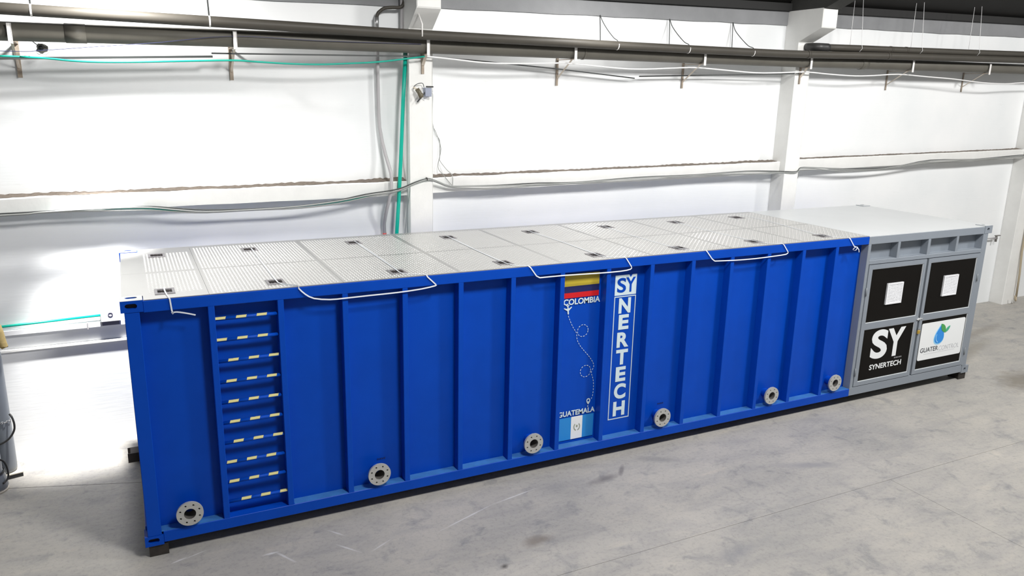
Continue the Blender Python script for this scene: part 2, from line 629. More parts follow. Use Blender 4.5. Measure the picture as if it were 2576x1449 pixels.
# dark eaves angle where the roof meets the wall
bm = bmesh.new()
A = [bm.verts.new((X0, y, ze(X0) + z)) for y, z in ((YW, -0.03), (YW - 0.09, -0.02), (YW - 0.09, 0.1), (YW, 0.1))]
B = [bm.verts.new((X1, y, ze(X1) + z)) for y, z in ((YW, -0.03), (YW - 0.09, -0.02), (YW - 0.09, 0.1), (YW, 0.1))]
bm.faces.new(A); bm.faces.new(B[::-1])
for k in range(4):
    bm.faces.new((A[k], B[k], B[(k + 1) % 4], A[(k + 1) % 4]))
struct('trim_2', bm, mat('eaves_black', (0.02, 0.02, 0.02), 0.8), 'black eaves angle between roof and ring beam')


# columns with haunched heads
def column(n, x0, x1, label, head):
    bm = bmesh.new()
    ztop = ze(x0)
    hb, fb, fy = head
    prism_yz(bm, [(YW + 0.02, -0.05), (2.75, -0.05), (2.75, hb), (fy, fb), (fy, ztop), (YW + 0.02, ztop)], x0, x1)
    es = [e for e in bm.edges if abs(e.verts[0].co.y - e.verts[1].co.y) < 1e-4 and e.verts[0].co.y < 2.8]
    bmesh.ops.bevel(bm, geom=es, offset=0.012, segments=1, affect='EDGES')
    c = struct('trim_%d' % n, bm, COLM, label)
    # rafter that rests on the head
    bm = bmesh.new()
    prism_yz(bm, [(YW - 0.05, ze(x0)), (fy - 0.05, ze(x0)), (-14, ze(x0) + SL * 17.2 - 0.45), (-14, ze(x0) + SL * 17.2), (YW - 0.05, ze(x0) + 0.35)], x0, x1)
    obj('rafter', bm, RAFT, c)
    return c


column(3, -3.33, -3.0, 'white concrete column beyond the left edge of the frame', (5.1, 5.34, 2.42))
column(4, 3.62, 3.95, 'white concrete column beside the green vertical pipe', (5.165, 5.405, 2.42))
column(5, 10.50, 10.83, 'white concrete column with broad haunch, right of the middle', (5.31, 5.52, 2.27))
column(6, 17.53, 17.95, 'white concrete column at the right edge, near the floor', (5.45, 5.66, 2.2))

# projecting beam along the wall, one length per bay, with dirt on its ledge
BAYS = [(-3.0, 3.62, 3.10, 3.17, 2.925, 2.975), (3.95, 10.50, 3.205, 3.305, 2.995, 3.10), (10.83, 17.53, 3.335, 3.435, 3.13, 3.25), (17.95, 24.5, 3.44, 3.54, 3.25, 3.35), (X0, -3.33, 3.03, 3.09, 2.86, 2.92)]
names = ['left bay', 'middle bay', 'right bay', 'bay beyond the right edge', 'bay beyond the left edge']
for i, (xa, xb, ta, tb, ba, bb) in enumerate(BAYS):
    bm = bmesh.new()
    n = 26
    prev = None
    for k in range(n + 1):
        f = k / n
        x = xa + (xb - xa) * f
        j = 0.004 * math.sin(x * 7.3) + 0.003 * math.sin(x * 17.1)
        zt = ta + (tb - ta) * f + j; zb_ = ba + (bb - ba) * f + 0.6 * j
        ring = [bm.verts.new(v) for v in ((x, 2.875 + j, zb_), (x, 2.865 + j, zt - 0.012), (x, 2.88, zt), (x, YW + 0.01, zt), (x, YW + 0.01, zb_))]
        if prev:
            for q in range(5):
                bm.faces.new((prev[q], ring[q], ring[(q + 1) % 5], prev[(q + 1) % 5]))
        else:
            bm.faces.new(ring)
        prev = ring
    bm.faces.new(prev[::-1])
    beam = struct('trim_%d' % (7 + i), bm, COLM, 'white projecting wall beam in the ' + names[i])
    if i < 3:
        bm = bmesh.new()
        prev = None
        n = 160
        rnd = random.Random(i)
        amp = (0.024, 0.018, 0.010)[i]
        for k in range(n + 1):
            f = k / n
            x = xa + (xb - xa) * f
            zt = ta + (tb - ta) * f
            edge = math.exp(-(xb - x) / 0.5) + math.exp(-(x - xa) / 0.6)
            h = amp * (0.35 + 0.5 * rnd.random() + 0.35 * math.sin(x * 2.3 + i) ** 2) * (1 + 0.7 * edge)
            d = 0.05 + 0.05 * rnd.random()
            ring = [bm.verts.new(v) for v in ((x, YW - d - 0.06, zt + 0.002), (x, YW - d * 0.5, zt + h * 0.75), (x, YW + 0.004, zt + h * 1.2), (x, YW + 0.004, zt))]
            if prev:
                for q in range(4):
                    bm.faces.new((prev[q], ring[q], ring[(q + 1) % 4], prev[(q + 1) % 4]))
            prev = ring
        d = obj('dirt', bm, DIRT, beam)
        d['kind'] = 'stuff'

# ------------------------------------------------------------------ the container
LEN, DEP, ZB, ZT = 12.192, 2.423, 0.12, 2.531
box_root = thing('shipping_container', 'long blue container with ribbed side and grey equipment compartment at its right end', 'container', (LEN / 2, DEP / 2, ZB))
RX = [0.715 + 0.622 * k for k in range(14)]
RW = 0.058
XG = 9.44            # blue ends, grey begins
PD = 0.12            # depth of the recessed panels


def stadium(cx, cz, w, h, n=6):
    r = h / 2
    pts = []
    for k in range(n + 1):
        a = -math.pi / 2 + math.pi * k / n
        pts.append((cx + w / 2 - r + r * math.cos(a), cz + r * math.sin(a)))
    for k in range(n + 1):
        a = math.pi / 2 + math.pi * k / n
        pts.append((cx - w / 2 + r + r * math.cos(a), cz + r * math.sin(a)))
    return pts


def rect_loop(x0, x1, z0, z1, inner):
    """points on a rectangle matched by direction to the points of the inner loop"""
    cx = sum(p[0] for p in inner) / len(inner); cz = sum(p[1] for p in inner) / len(inner)
    out = []
    for px, pz in inner:
        dx, dz = px - cx, pz - cz
        s = 1e9
        if dx > 1e-9: s = min(s, (x1 - cx) / dx)
        if dx < -1e-9: s = min(s, (x0 - cx) / dx)
        if dz > 1e-9: s = min(s, (z1 - cz) / dz)
        if dz < -1e-9: s = min(s, (z0 - cz) / dz)
        out.append([cx + dx * s, cz + dz * s])
    for corner in ((x0, z0), (x0, z1), (x1, z0), (x1, z1)):
        k = min(range(len(out)), key=lambda i: (out[i][0] - corner[0]) ** 2 + (out[i][1] - corner[1]) ** 2)
        out[k] = list(corner)
    return [tuple(p) for p in out]


def casting(x0, x1, y0, y1, z0, z1, m, front=True, top=False, holew=0.10, holeh=0.046):
    bm = bmesh.new()
    fr = 0.05 if front else 0.0
    tp = 0.03 if top else 0.0
    box(bm, x0, x1, y0 + fr, y1, z0, z1 - tp)
    if front:
        hole = stadium((x0 + x1) / 2 - 0.005, (z0 + z1) / 2 + 0.003, holew, holeh)
        ring_xz(bm, rect_loop(x0, x1, z0, z1 - tp, hole), hole, y0, y0 + fr + 0.002)
    if top:
        hole = stadium((x0 + x1) / 2, (y0 + y1) / 2 + 0.02, holew, 0.055)
        outer = rect_loop(x0, x1, y0, y1, hole)
        L = [[bm.verts.new((x, y, z)) for x, y in loop] for loop, z in ((outer, z1), (hole, z1), (hole, z1 - tp - 0.002), (outer, z1 - tp))]
        n = len(outer)
        for a, b in zip(L, L[1:] + L[:1]):
            for k in range(n):
                bm.faces.new((a[k], a[(k + 1) % n], b[(k + 1) % n], b[k]))
    c = obj('corner_casting', bm, m, box_root)
    if top:
        bm = bmesh.new()
        ring = [[bm.verts.new((x, y, z)) for x, y in loop] for loop, z in ((outer, z1 + 0.0005), (hole, z1 + 0.0005), (hole, z1 + 0.003), (outer, z1 + 0.003))]
        for a, b in zip(ring, ring[1:] + ring[:1]):
            for k in range(n):
                bm.faces.new((a[k], a[(k + 1) % n], b[(k + 1) % n], b[k]))
        obj('casting_top', bm, GREYROOF, c, 'pale grey top plate with a slot')
    bm = bmesh.new()  # dark plates behind the holes, the shade inside put into their colour
    if front:
        box(bm, x0 + 0.012, x1 - 0.012, y0 + fr - 0.004, y0 + fr + 0.004, z0 + 0.012, z1 - tp - 0.012)
    if top:
        box(bm, x0 + 0.012, x1 - 0.012, y0 + 0.03, y1 - 0.012, z1 - tp - 0.004, z1 - tp + 0.003)
    obj('cavity_shade', bm, RUST_AND_SHADE, c, 'dark plate painting in the shade inside the casting hole')
    return c


casting(0.0, 0.165, -0.004, 0.165, ZB - 0.004, 0.217, BLUE)
casting(0.0, 0.183, -0.004, 0.168, 2.430, 2.536, BLUE, top=True)
casting(LEN - 0.165, LEN, -0.004, 0.165, ZB - 0.004, 0.235, GREY, holew=0.055, holeh=0.05)
casting(LEN - 0.178, LEN, -0.004, 0.165, 2.415, 2.536, GREY, top=True, holew=0.06, holeh=0.05)
casting(0.0, 0.165, DEP - 0.16, DEP, ZB - 0.004, 0.217, BLUE, front=False)
casting(0.0, 0.183, DEP - 0.16, DEP, 2.430, 2.536, BLUE, front=False, top=True)
casting(LEN - 0.165, LEN, DEP - 0.16, DEP, ZB - 0.004, 0.235, GREY, front=False)
casting(LEN - 0.178, LEN, DEP - 0.16, DEP, 2.415, 2.536, GREY, front=False, top=True)


def part(name, m, *args, bev=0.004, label=None):
    bm = bmesh.new()
    box(bm, *args, bev=bev)
    return obj(name, bm, m, box_root, label)


# rails and posts
part('top_rail', BLUE, 0.183, XG, 0.0, 0.10, 2.418, 2.524)
part('bottom_rail', BLUE, 0.165, XG, 0.0, 0.14, 0.132, 0.246)
part('top_rail', GREY, XG, LEN - 0.178, 0.0, 0.10, 2.412, 2.524)
part('bottom_rail', GREY, XG, LEN - 0.165, 0.0, 0.14, 0.135, 0.262)
part('corner_post', BLUE, 0.028, 0.150, 0.0, 0.14, 0.217, 2.430)
part('corner_post', GREY, 12.005, 12.120, 0.0, 0.14, 0.235, 2.415)
part('corner_post', BLUE, 0.028, 0.150, DEP - 0.14, DEP, 0.217, 2.430)
part('corner_post', GREY, 12.02, 12.14, DEP - 0.14, DEP, 0.235, 2.415)
part('door_post', GREY, XG, 9.498, 0.0, 0.14, 0.262, 2.412)
part('top_rail', BLUE, 0.183, XG, DEP - 0.1, DEP, 2.418, 2.524)
part('top_rail', GREY, XG, LEN - 0.178, DEP - 0.1, DEP, 2.412, 2.524)
part('bottom_rail', BLUE, 0.165, LEN - 0.165, DEP - 0.1, DEP, 0.132, 0.246)
for xa, xb, m_ in ((0.012, 0.075, BLUE), (12.117, 12.180, GREY)):
    part('end_rail', m_, xa, xb, 0.165, DEP - 0.16, 2.418, 2.524)
    part('end_rail', m_, xa, xb, 0.165, DEP - 0.16, 0.132, 0.246)
part('end_panel', BLUE, 0.03, 0.036, 0.1, DEP - 0.1, 0.14, 2.45, bev=0)
part('end_panel', GREY, 12.13, 12.136, 0.1, DEP - 0.1, 0.14, 2.45, bev=0)
part('back_panel', BLUE, 0.1, 12.1, DEP - 0.06, DEP - 0.05, 0.14, 2.45, bev=0)
part('underside', RUST_AND_SHADE, 0.1, 12.1, 0.1, DEP - 0.1, 0.135, 0.15, bev=0, label='dark steel underside')

# recessed side panels and ribs
edges = [0.145] + [x for r in RX for x in (r, r + RW)] + [XG]
for k in range(0, len(edges), 2):
    xa, xb = edges[k] - 0.03, edges[k + 1] + 0.03
    bm = bmesh.new()
    # a shallow sheet, very slightly dished between the ribs
    n = 6
    prev = None
    for q in range(n + 1):
        f = q / n
        x = xa + (xb - xa) * f
        y = PD + 0.004 * math.sin(math.pi * f) * (1 if k % 4 else -1)
        ring = [bm.verts.new(v) for v in ((x, y, 0.2), (x, y, 2.46), (x, y + 0.005, 2.46), (x, y + 0.005, 0.2))]
        if prev:
            for w in range(4):
                bm.faces.new((prev[w], ring[w], ring[(w + 1) % 4], prev[(w + 1) % 4]))
        else:
            bm.faces.new(ring)
        prev = ring
    bm.faces.new(prev[::-1])
    obj('side_panel', bm, BLUE, box_root)
bm = bmesh.new(); box(bm, 0, RW, 0.002, PD + 0.004, 0.24, 2.422, bev=0.004)
rib_me = mesh_of(bm, 'rib', BLUE)
for x in RX:
    shared('rib', rib_me, box_root, (x, 0, 0))

LEDGE_LIT = mat('lit_blue_ledge', (0.045, 0.19, 0.50), 0.55, var=0.25, scale=9)  # lighter blue paints in the light falling on the ledge from above
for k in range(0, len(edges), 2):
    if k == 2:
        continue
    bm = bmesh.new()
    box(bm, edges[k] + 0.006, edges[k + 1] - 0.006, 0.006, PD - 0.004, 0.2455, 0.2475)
    obj('lit_ledge', bm, LEDGE_LIT, box_root, 'pale blue strip painting overhead light on the bottom rail top')

# ladder rungs with strips of yellow tape
bm = bmesh.new(); tube(bm, [(0, 0, 0), (RX[1] - RX[0] - RW + 0.01, 0, 0)], 0.0175, 12)
rung_me = mesh_of(bm, 'rung', BLUE)
bm = bmesh.new()
prev = None
for k in range(9):
    a = math.radians(-5 + 125 * k / 8)
    sl = 0.012 * (k / 8 - 0.5)
    row = [bm.verts.new((x + sl, -rr * math.cos(a), rr * math.sin(a))) for x in (0.0, 0.092) for rr in (0.0172, 0.0186)]
    if prev:
        for p, q in ((0, 1), (1, 3), (3, 2), (2, 0)):
            bm.faces.new((prev[p], prev[q], row[q], row[p]))
    else:
        bm.faces.new([row[w] for w in (0, 1, 3, 2)])
    prev = row
bm.faces.new([prev[w] for w in (2, 3, 1, 0)])
tape_me = mesh_of(bm, 'tape_strip', YEL)
starts = [0.0, -0.002, 0.09, 0.06, 0.065, 0.065, 0.085, 0.01, 0.02, 0.12]
for k in range(10):
    z = 2.281 - 0.2085 * k
    xx = RX[0] + RW - 0.005
    r = shared('rung', rung_me, box_root, (xx, 0.035, z))
    s = starts[k]
    while s < 0.56:
        w = min(0.092, 0.566 - s)
        if w > 0.02:
            t = shared('tape_strip', tape_me, r, (xx + s + 0.006, 0.035, z), 'strip of yellow tape')
            t.scale.x = w / 0.092
        s += 0.186

# drain flanges
def flange_meshes():
    R, r, th = 0.122, 0.054, 0.024
    bm = bmesh.new()
    nb = 8
    # face with eight bolt holes: built as sectors
    n = 64
    def loopv(rad, y):
        return [bm.verts.new((rad * math.cos(2 * math.pi * k / n), y, rad * math.sin(2 * math.pi * k / n))) for k in range(n)]
    holes = []
    y0, y1 = 0.0, th
    for (ya, flip) in ((y0, False), (y1, True)):
        pass
    o0, o1 = loopv(R, y0), loopv(R, y1)
    i0, i1 = loopv(r, y0), loopv(r, y1)
    for k in range(n):
        q = (k + 1) % n
        bm.faces.new((o0[k], o0[q], o1[q], o1[k]))
        bm.faces.new((i0[k], i0[q], i1[q], i1[k]))
        bm.faces.new((o1[k], o1[q], i1[q], i1[k]))
    # front face: edge net filled round the holes
    edges = []
    for loop in (o0, i0):
        for k in range(n):
            edges.append(bm.edges.get((loop[k], loop[(k + 1) % n])))
    for b in range(nb):
        a = 2 * math.pi * (b + 0.5) / nb
        c = Vector((0.092 * math.cos(a), 0, 0.092 * math.sin(a)))
        hl = [bm.verts.new(c + Vector((0.010 * math.cos(2 * math.pi * k / 10), y0, 0.010 * math.sin(2 * math.pi * k / 10)))) for k in range(10)]
        hb = [bm.verts.new(v.co + Vector((0, th * 0.8, 0))) for v in hl]
        for k in range(10):
            edges.append(bm.edges.new((hl[k], hl[(k + 1) % 10])))
        for k in range(10):
            bm.faces.new((hl[k], hl[(k + 1) % 10], hb[(k + 1) % 10], hb[k]))
    bmesh.ops.triangle_fill(bm, edges=edges, use_beauty=True)
    fl = mesh_of(bm, 'flange', STEEL)
    bm = bmesh.new()
    lathe(bm, [(0.0001, th * 0.7), (0.0105, th * 0.7)], (0, 0, 0), 'y', 10)
    bh = mesh_of(bm, 'bolt_hole', DARK)
    bm = bmesh.new()
    lathe(bm, [(0.053, 0.002), (0.053, 0.16), (0.0005, 0.16)], (0, 0, 0), 'y', 32)
    bore = mesh_of(bm, 'bore', mat('bore_grey', (0.10, 0.095, 0.09), 0.6))
    bm = bmesh.new()
    lathe(bm, [(0.075, th - 0.002), (0.066, th + 0.02), (0.062, 0.152)], (0, 0, 0), 'y', 32)
    stub = mesh_of(bm, 'pipe_stub', BLUE)
    return fl, bh, bore, stub


fl_me, bh_me, bore_me, stub_me = flange_meshes()
bm = bmesh.new()
for q in range(5):
    box(bm, 0.019 * q, 0.019 * q + 0.013, -0.0015, 0.0, 0.0, 0.014 if q % 2 else 0.017)
sten_me = mesh_of(bm, 'stencil_mark', STENCIL)
for x in (0.411, 2.289, 4.149, 6.007, 7.863, 9.088):
    p = (x, -0.032, 0.392 if x < 1 else 0.404)
    f = shared('drain_flange', fl_me, box_root, p, 'round grey steel flange with eight bolt holes')
    for b in range(8):
        a = 2 * math.pi * (b + 0.5) / 8
        shared('bolt_hole', bh_me, f, (p[0] + 0.092 * math.cos(a), p[1], p[2] + 0.092 * math.sin(a)))
    shared('bore', bore_me, f, p)
    shared('pipe_stub', stub_me, f, p, 'blue pipe stub behind the flange')
    shared('stencil_mark', sten_me, box_root, (x - 0.01 if x < 1 else x + 0.02, PD + 0.0005, 0.502 if x < 3 else 0.527), 'tiny dark stencil mark on the blue panel')

# ------------------------------------------------------------------ lids of the roof
def tread(w, d):
    """raised lozenges of checker plate as one mesh on a w x d sheet"""
    vs, fs = [], []
    pitch = 0.034
    nx, ny = int((w - 0.03) / pitch), int((d - 0.03) / pitch)
    ox, oy = (w - (nx - 1) * pitch) / 2, (d - (ny - 1) * pitch) / 2
    for i in range(nx):
        for j in range(ny):
            cx, cy = ox + i * pitch, oy + j * pitch
            a = math.pi / 4 if (i + j) % 2 else -math.pi / 4
            ca, sa = math.cos(a), math.sin(a)
            lx, ly, h = 0.0155, 0.0052, 0.0024
            b = len(vs)
            for px, py, pz in ((-lx, 0, 0), (0, -ly, 0), (lx, 0, 0), (0, ly, 0), (-lx * 0.45, 0, h), (lx * 0.45, 0, h)):
                vs.append((cx + px * ca - py * sa, cy + px * sa + py * ca, pz))
            fs += [(b, b + 1, b + 4), (b + 1, b + 2, b + 5), (b + 1, b + 5, b + 4), (b + 2, b + 3, b + 5), (b + 3, b, b + 4), (b + 3, b + 4, b + 5)]
    me = bpy.data.meshes.new('tread_pattern')
    me.from_pydata(vs, [], fs)
    me.materials.append(ALUB)
    return me


LW = 1.2435
LX = [0.012] + [0.739 + LW * k for k in range(8)]
ROWS = [(0.012, 1.1178), (1.1202, 2.330)]
ZL = 2.5325
tread_cache = {}
lids = {}
HX = [0.376, 1.371, 2.611, 3.847, 5.060, 6.290, 7.540, 8.795]


def handle(lid, cx, cy):
    bm = bmesh.new()
    w, d = 0.172, 0.215
    iw, idp = 0.124, 0.135
    o = [(cx - w / 2, cy - d / 2), (cx + w / 2, cy - d / 2), (cx + w / 2, cy + d / 2), (cx - w / 2, cy + d / 2)]
    i = [(cx - iw / 2, cy - idp / 2), (cx + iw / 2, cy - idp / 2), (cx + iw / 2, cy + idp / 2), (cx - iw / 2, cy + idp / 2)]
    L = [[bm.verts.new((x, y, z)) for x, y in loop] for loop, z in ((o, ZL + 0.006), (i, ZL + 0.006), (i, ZL + 0.0005), (o, ZL - 0.001))]
    for a, b in zip(L, L[1:] + L[:1]):
        for k in range(4):
            bm.faces.new((a[k], a[(k + 1) % 4], b[(k + 1) % 4], b[k]))
    obj('handle_frame', bm, mat_handle, lid, 'grey frame of a sunk lifting handle')
    bm = bmesh.new()
    box(bm, cx - iw / 2, cx + iw / 2, cy - idp / 2, cy + idp / 2, ZL + 0.0005, ZL + 0.002)
    obj('handle_well', bm, mat_well, lid, 'dark well of the sunk handle')
    bm = bmesh.new()
    tube(bm, [(cx - iw / 2, cy, ZL + 0.005), (cx + iw / 2, cy, ZL + 0.005)], 0.006, 6)
    obj('grip_bar', bm, RUST_AND_SHADE, lid)


mat_handle = mat('handle_grey', (0.26, 0.25, 0.26), 0.5, 0.3)
mat_well = mat('handle_well_dark', (0.018, 0.013, 0.018), 0.6)
for k in range(8):
    xa, xb = LX[k] + 0.0012, LX[k + 1] - 0.0012
    for r, (ya, yb) in enumerate(ROWS):
        bm = bmesh.new()
        if k == 0 and r == 0:      # notch round the corner casting
            prism_xy(bm, [(0.19, ya), (xb, ya), (xb, yb), (xa, yb), (xa, 0.172), (0.19, 0.172)], ZL - 0.007, ZL)
        elif k == 0:
            prism_xy(bm, [(xa, ya), (xb, ya), (xb, yb), (0.19, yb), (0.19, 2.25), (xa, 2.25)], ZL - 0.007, ZL)
        else:
            box(bm, xa, xb, ya, yb, ZL - 0.007, ZL)
        lid = obj('lid', bm, ALU, box_root, 'aluminium tread plate lid')
        key = (k == 0, r)
        w, d = (xb - 0.20, yb - ya - 0.2) if k == 0 else (xb - xa, yb - ya)
        if key not in tread_cache:
            tread_cache[key] = tread(w, d)
        tp = shared('tread_pattern', tread_cache[key], lid, (0.20 if k == 0 else xa, ya + (0.18 if (k == 0 and r == 0) else 0.0), ZL))
        tp['kind'] = 'stuff'
        handle(lid, HX[k], 0.262 if r == 0 else (1.985 if k in (0, 1, 2, 7) else 1.925))
# smooth grey sheet over the equipment compartment, and the lip behind the lids
bm = bmesh.new()
prism_xy(bm, [(XG + 0.002, 0.004), (LEN - 0.182, 0.004), (LEN - 0.182, 0.17), (LEN - 0.004, 0.17), (LEN - 0.004, DEP - 0.165), (LEN - 0.182, DEP - 0.165), (LEN - 0.182, DEP - 0.004), (XG + 0.002, DEP - 0.004)], 2.522, 2.5305)
obj('roof_sheet', bm, GREYROOF, box_root, 'smooth light grey roof sheet')
part('roof_lip', ALU, 0.19, XG, 2.334, DEP, 2.522, 2.531, bev=0, label='plain metal lip behind the lids')

# ------------------------------------------------------------------ grey equipment compartment
part('upper_panel', GREY, XG, 12.05, PD, PD + 0.006, 2.1, 2.45, bev=0)
part('header_rail', GREY, 9.498, 12.005, 0.0, 0.14, 2.118, 2.178)
for xa, xb in ((10.062, 10.114), (10.722, 10.778), (11.374, 11.424)):
    part('divider', GREY, xa, xb, 0.002, PD + 0.004, 2.176, 2.414)


def rrect(x0, x1, z0, z1, r, n=5):
    pts = []
    for cx, cz, a0 in ((x1 - r, z0 + r, -90), (x1 - r, z1 - r, 0), (x0 + r, z1 - r, 90), (x0 + r, z0 + r, 180)):
        for k in range(n + 1):
            a = math.radians(a0 + 90 * k / n)
            pts.append((cx + r * math.cos(a), cz + r * math.sin(a)))
    return pts


def door(x0, x1, bx0, bx1, z0=0.272, z1=2.110, hinge_left=True):
    bm = bmesh.new()
    yf, yb = -0.006, 0.05
    zs = [(0.332, 1.142), (1.236, 2.046)]
    box(bm, x0, bx0, yf, yb, z0, z1)
    box(bm, bx1, x1, yf, yb, z0, z1)
    box(bm, bx0, bx1, yf, yb, z0, zs[0][0])
    box(bm, bx0, bx1, yf, yb, zs[0][1], zs[1][0])
    box(bm, bx0, bx1, yf, yb, zs[1][1], z1)
    d = obj('door', bm, GREY, box_root, 'grey framed door with two black panels')
    for za, zb in zs:
        bm = bmesh.new(); box(bm, bx0 - 0.004, bx1 + 0.004, 0.012, 0.018, za - 0.004, zb + 0.004)
        obj('black_panel', bm, BLACK, d, 'black sheet panel in the door')
        # thin bright bead round the panel
        bm = bmesh.new()
        o = [(bx0, za), (bx1, za), (bx1, zb), (bx0, zb)]
        i = [(bx0 + 0.008, za + 0.008), (bx1 - 0.008, za + 0.008), (bx1 - 0.008, zb - 0.008), (bx0 + 0.008, zb - 0.008)]
        ring_xz(bm, o, i, 0.0, 0.014)
        obj('panel_bead', bm, mat_bead, d, 'thin pale bead round the black panel')
    hx = x0 - 0.006 if hinge_left else x1 + 0.006
    for zz in (1.72, 0.50):
        bm = bmesh.new(); tube(bm, [(hx, -0.012, zz - 0.06), (hx, -0.012, zz + 0.06)], 0.011, 8)
        obj('hinge', bm, mat('hinge_grey', (0.20, 0.22, 0.24), 0.5), d)
    return d


mat_bead = mat('bead_pale', (0.62, 0.65, 0.67), 0.45)
doorL = door(9.506, 10.742, 9.582, 10.684)
doorR = door(10.786, 11.998, 10.850, 11.944, hinge_left=False)


def grille(d, x0, x1, z0, z1):
    bm = bmesh.new()
    box(bm, x0, x1, 0.004, 0.013, z0, z1)
    f = 0.022
    o = [(x0, z0), (x1, z0), (x1, z1), (x0, z1)]
    i = [(x0 + f, z0 + f), (x1 - f, z0 + f), (x1 - f, z1 - f), (x0 + f, z1 - f)]
    ring_xz(bm, o, i, -0.012, 0.006)
    n = 15
    for k in range(n):
        zc = z0 + f + (z1 - z0 - 2 * f) * (k + 0.5) / n
        h = (z1 - z0 - 2 * f) / n * 0.40
        a = [bm.verts.new(v) for v in ((x0 + f, -0.010, zc - h), (x1 - f, -0.010, zc - h), (x1 - f, 0.002, zc + h), (x0 + f, 0.002, zc + h))]
        b = [bm.verts.new(v.co + Vector((0, 0.003, -0.002))) for v in a]
        bm.faces.new(a); bm.faces.new(b[::-1])
        for q in range(4):
            bm.faces.new((a[q], b[q], b[(q + 1) % 4], a[(q + 1) % 4]))
    obj('vent_grille', bm, GRILLE, d, 'white louvred vent grille')


grille(doorL, 9.950, 10.288, 1.485, 1.803)
grille(doorR, 11.212, 11.546, 1.490, 1.811)

# logo on the lower left panel
YP = 0.0115
text_mesh('lettering', 'S', 9.795, 10.150, 0.645, 1.098, YP, WHITE, doorL, 0.036, label='large white letter S')
text_mesh('lettering', 'Y', 10.135, 10.517, 0.640, 1.088, YP, WHITE, doorL, 0.036, label='large white letter Y')
text_mesh('lettering', 'SYNERTECH', 9.820, 10.518, 0.479, 0.562, YP, WHITE, doorL, 0.020, label='white word SYNERTECH')
bm = bmesh.new()
for q, w in enumerate((0.016, 0.012, 0.018, 0.014, 0.010, 0.016, 0.012, 0.018)):
    x = 10.345 + q * 0.021
    box(bm, x, x + w, YP - 0.0015, YP, 0.598, 0.618)
obj('small_print', bm, TEXTM, doorL, 'tiny unreadable grey print')

# white sign on the lower right panel
bm = bmesh.new()
prism_xz(bm, rrect(10.887, 11.918, 0.476, 1.078, 0.03), 0.006, 0.0125)
obj('sign_board', bm, WHITE, doorR, 'white rounded sign with drop and leaf logo')
YS = 0.0055


def drop_outline(cx, cz, w, h, lean, grow=0.0, n=28):
    pts = []
    for k in range(n):
        t = 2 * math.pi * k / n
        # teardrop: tip on top
        x = (w / 2 + grow) * math.sin(t) * (math.sin(t / 2) ** 1.15)
        z = -(h / 2 + grow) * -math.cos(t)
        pts.append((cx + x + lean * (z / h) , cz + z))
    return pts


bm = bmesh.new(); prism_xz(bm, drop_outline(11.330, 0.862, 0.310, 0.318, 0.02, 0.010), YS - 0.001, YS + 0.001)
obj('logo_drop_outline', bm, DROPL, doorR, 'pale blue rim of the drop logo')
bm = bmesh.new(); prism_xz(bm, drop_outline(11.336, 0.862, 0.286, 0.298, 0.02), YS - 0.003, YS)
obj('logo_drop', bm, DROP, doorR, 'blue water drop logo')
bm = bmesh.new()
inner = [(11.268 + 0.010 * math.sin(k), 0.0) for k in range(2)]
arc = []
for k in range(13):
    a = math.radians(150 + 100 * k / 12)
    arc.append((11.345 + 0.098 * math.cos(a), 0.822 + 0.098 * math.sin(a)))
arc2 = []
for k in range(13):
    a = math.radians(250 - 100 * k / 12)
    arc2.append((11.345 + 0.086 * math.cos(a), 0.822 + 0.086 * math.sin(a)))
prism_xz(bm, arc + arc2, YS - 0.005, YS - 0.002)
obj('logo_highlight', bm, DROPL, doorR, 'pale crescent on the drop logo')


def leaf_outline(a, b, bulge, n=9):
    (ax, az), (bx, bz) = a, b
    dx, dz = bx - ax, bz - az
    l = math.hypot(dx, dz)
    nx, nz = -dz / l, dx / l
    pts = []
    for k in range(n + 1):
        t = k / n
        s = bulge * math.sin(math.pi * t) ** 0.8
        pts.append((ax + dx * t + nx * s, az + dz * t + nz * s))
    for k in range(1, n):
        t = 1 - k / n
        s = -bulge * math.sin(math.pi * t) ** 0.8
        pts.append((ax + dx * t + nx * s, az + dz * t + nz * s))
    return pts


bm = bmesh.new(); prism_xz(bm, leaf_outline((11.340, 1.032), (11.462, 0.880), 0.045), YS - 0.006, YS - 0.003)
obj('logo_leaf', bm, LEAF, doorR, 'larger green leaf of the logo')
bm = bmesh.new(); prism_xz(bm, leaf_outline((11.458, 0.885), (11.556, 0.982), 0.026), YS - 0.007, YS - 0.003)
obj('logo_leaf', bm, LEAF2, doorR, 'smaller teal leaf of the logo')
text_mesh('lettering', 'GUATER', 10.928, 11.345, 0.601, 0.676, YS, TEXTD, doorR, 0.010, 0.0015, 'dark grey word GUATER')
text_mesh('lettering', 'CONTROL', 11.362, 11.855, 0.590, 0.665, YS, TEXTL, doorR, -0.012, 0.0015, 'thin pale grey word CONTROL')
bm = bmesh.new()
for q in range(22):
    box(bm, 11.02 + q * 0.034, 11.02 + q * 0.034 + 0.02, YS - 0.0012, YS, 0.566, 0.572)
obj('small_print', bm, TEXTL, doorR, 'tiny unreadable tagline')

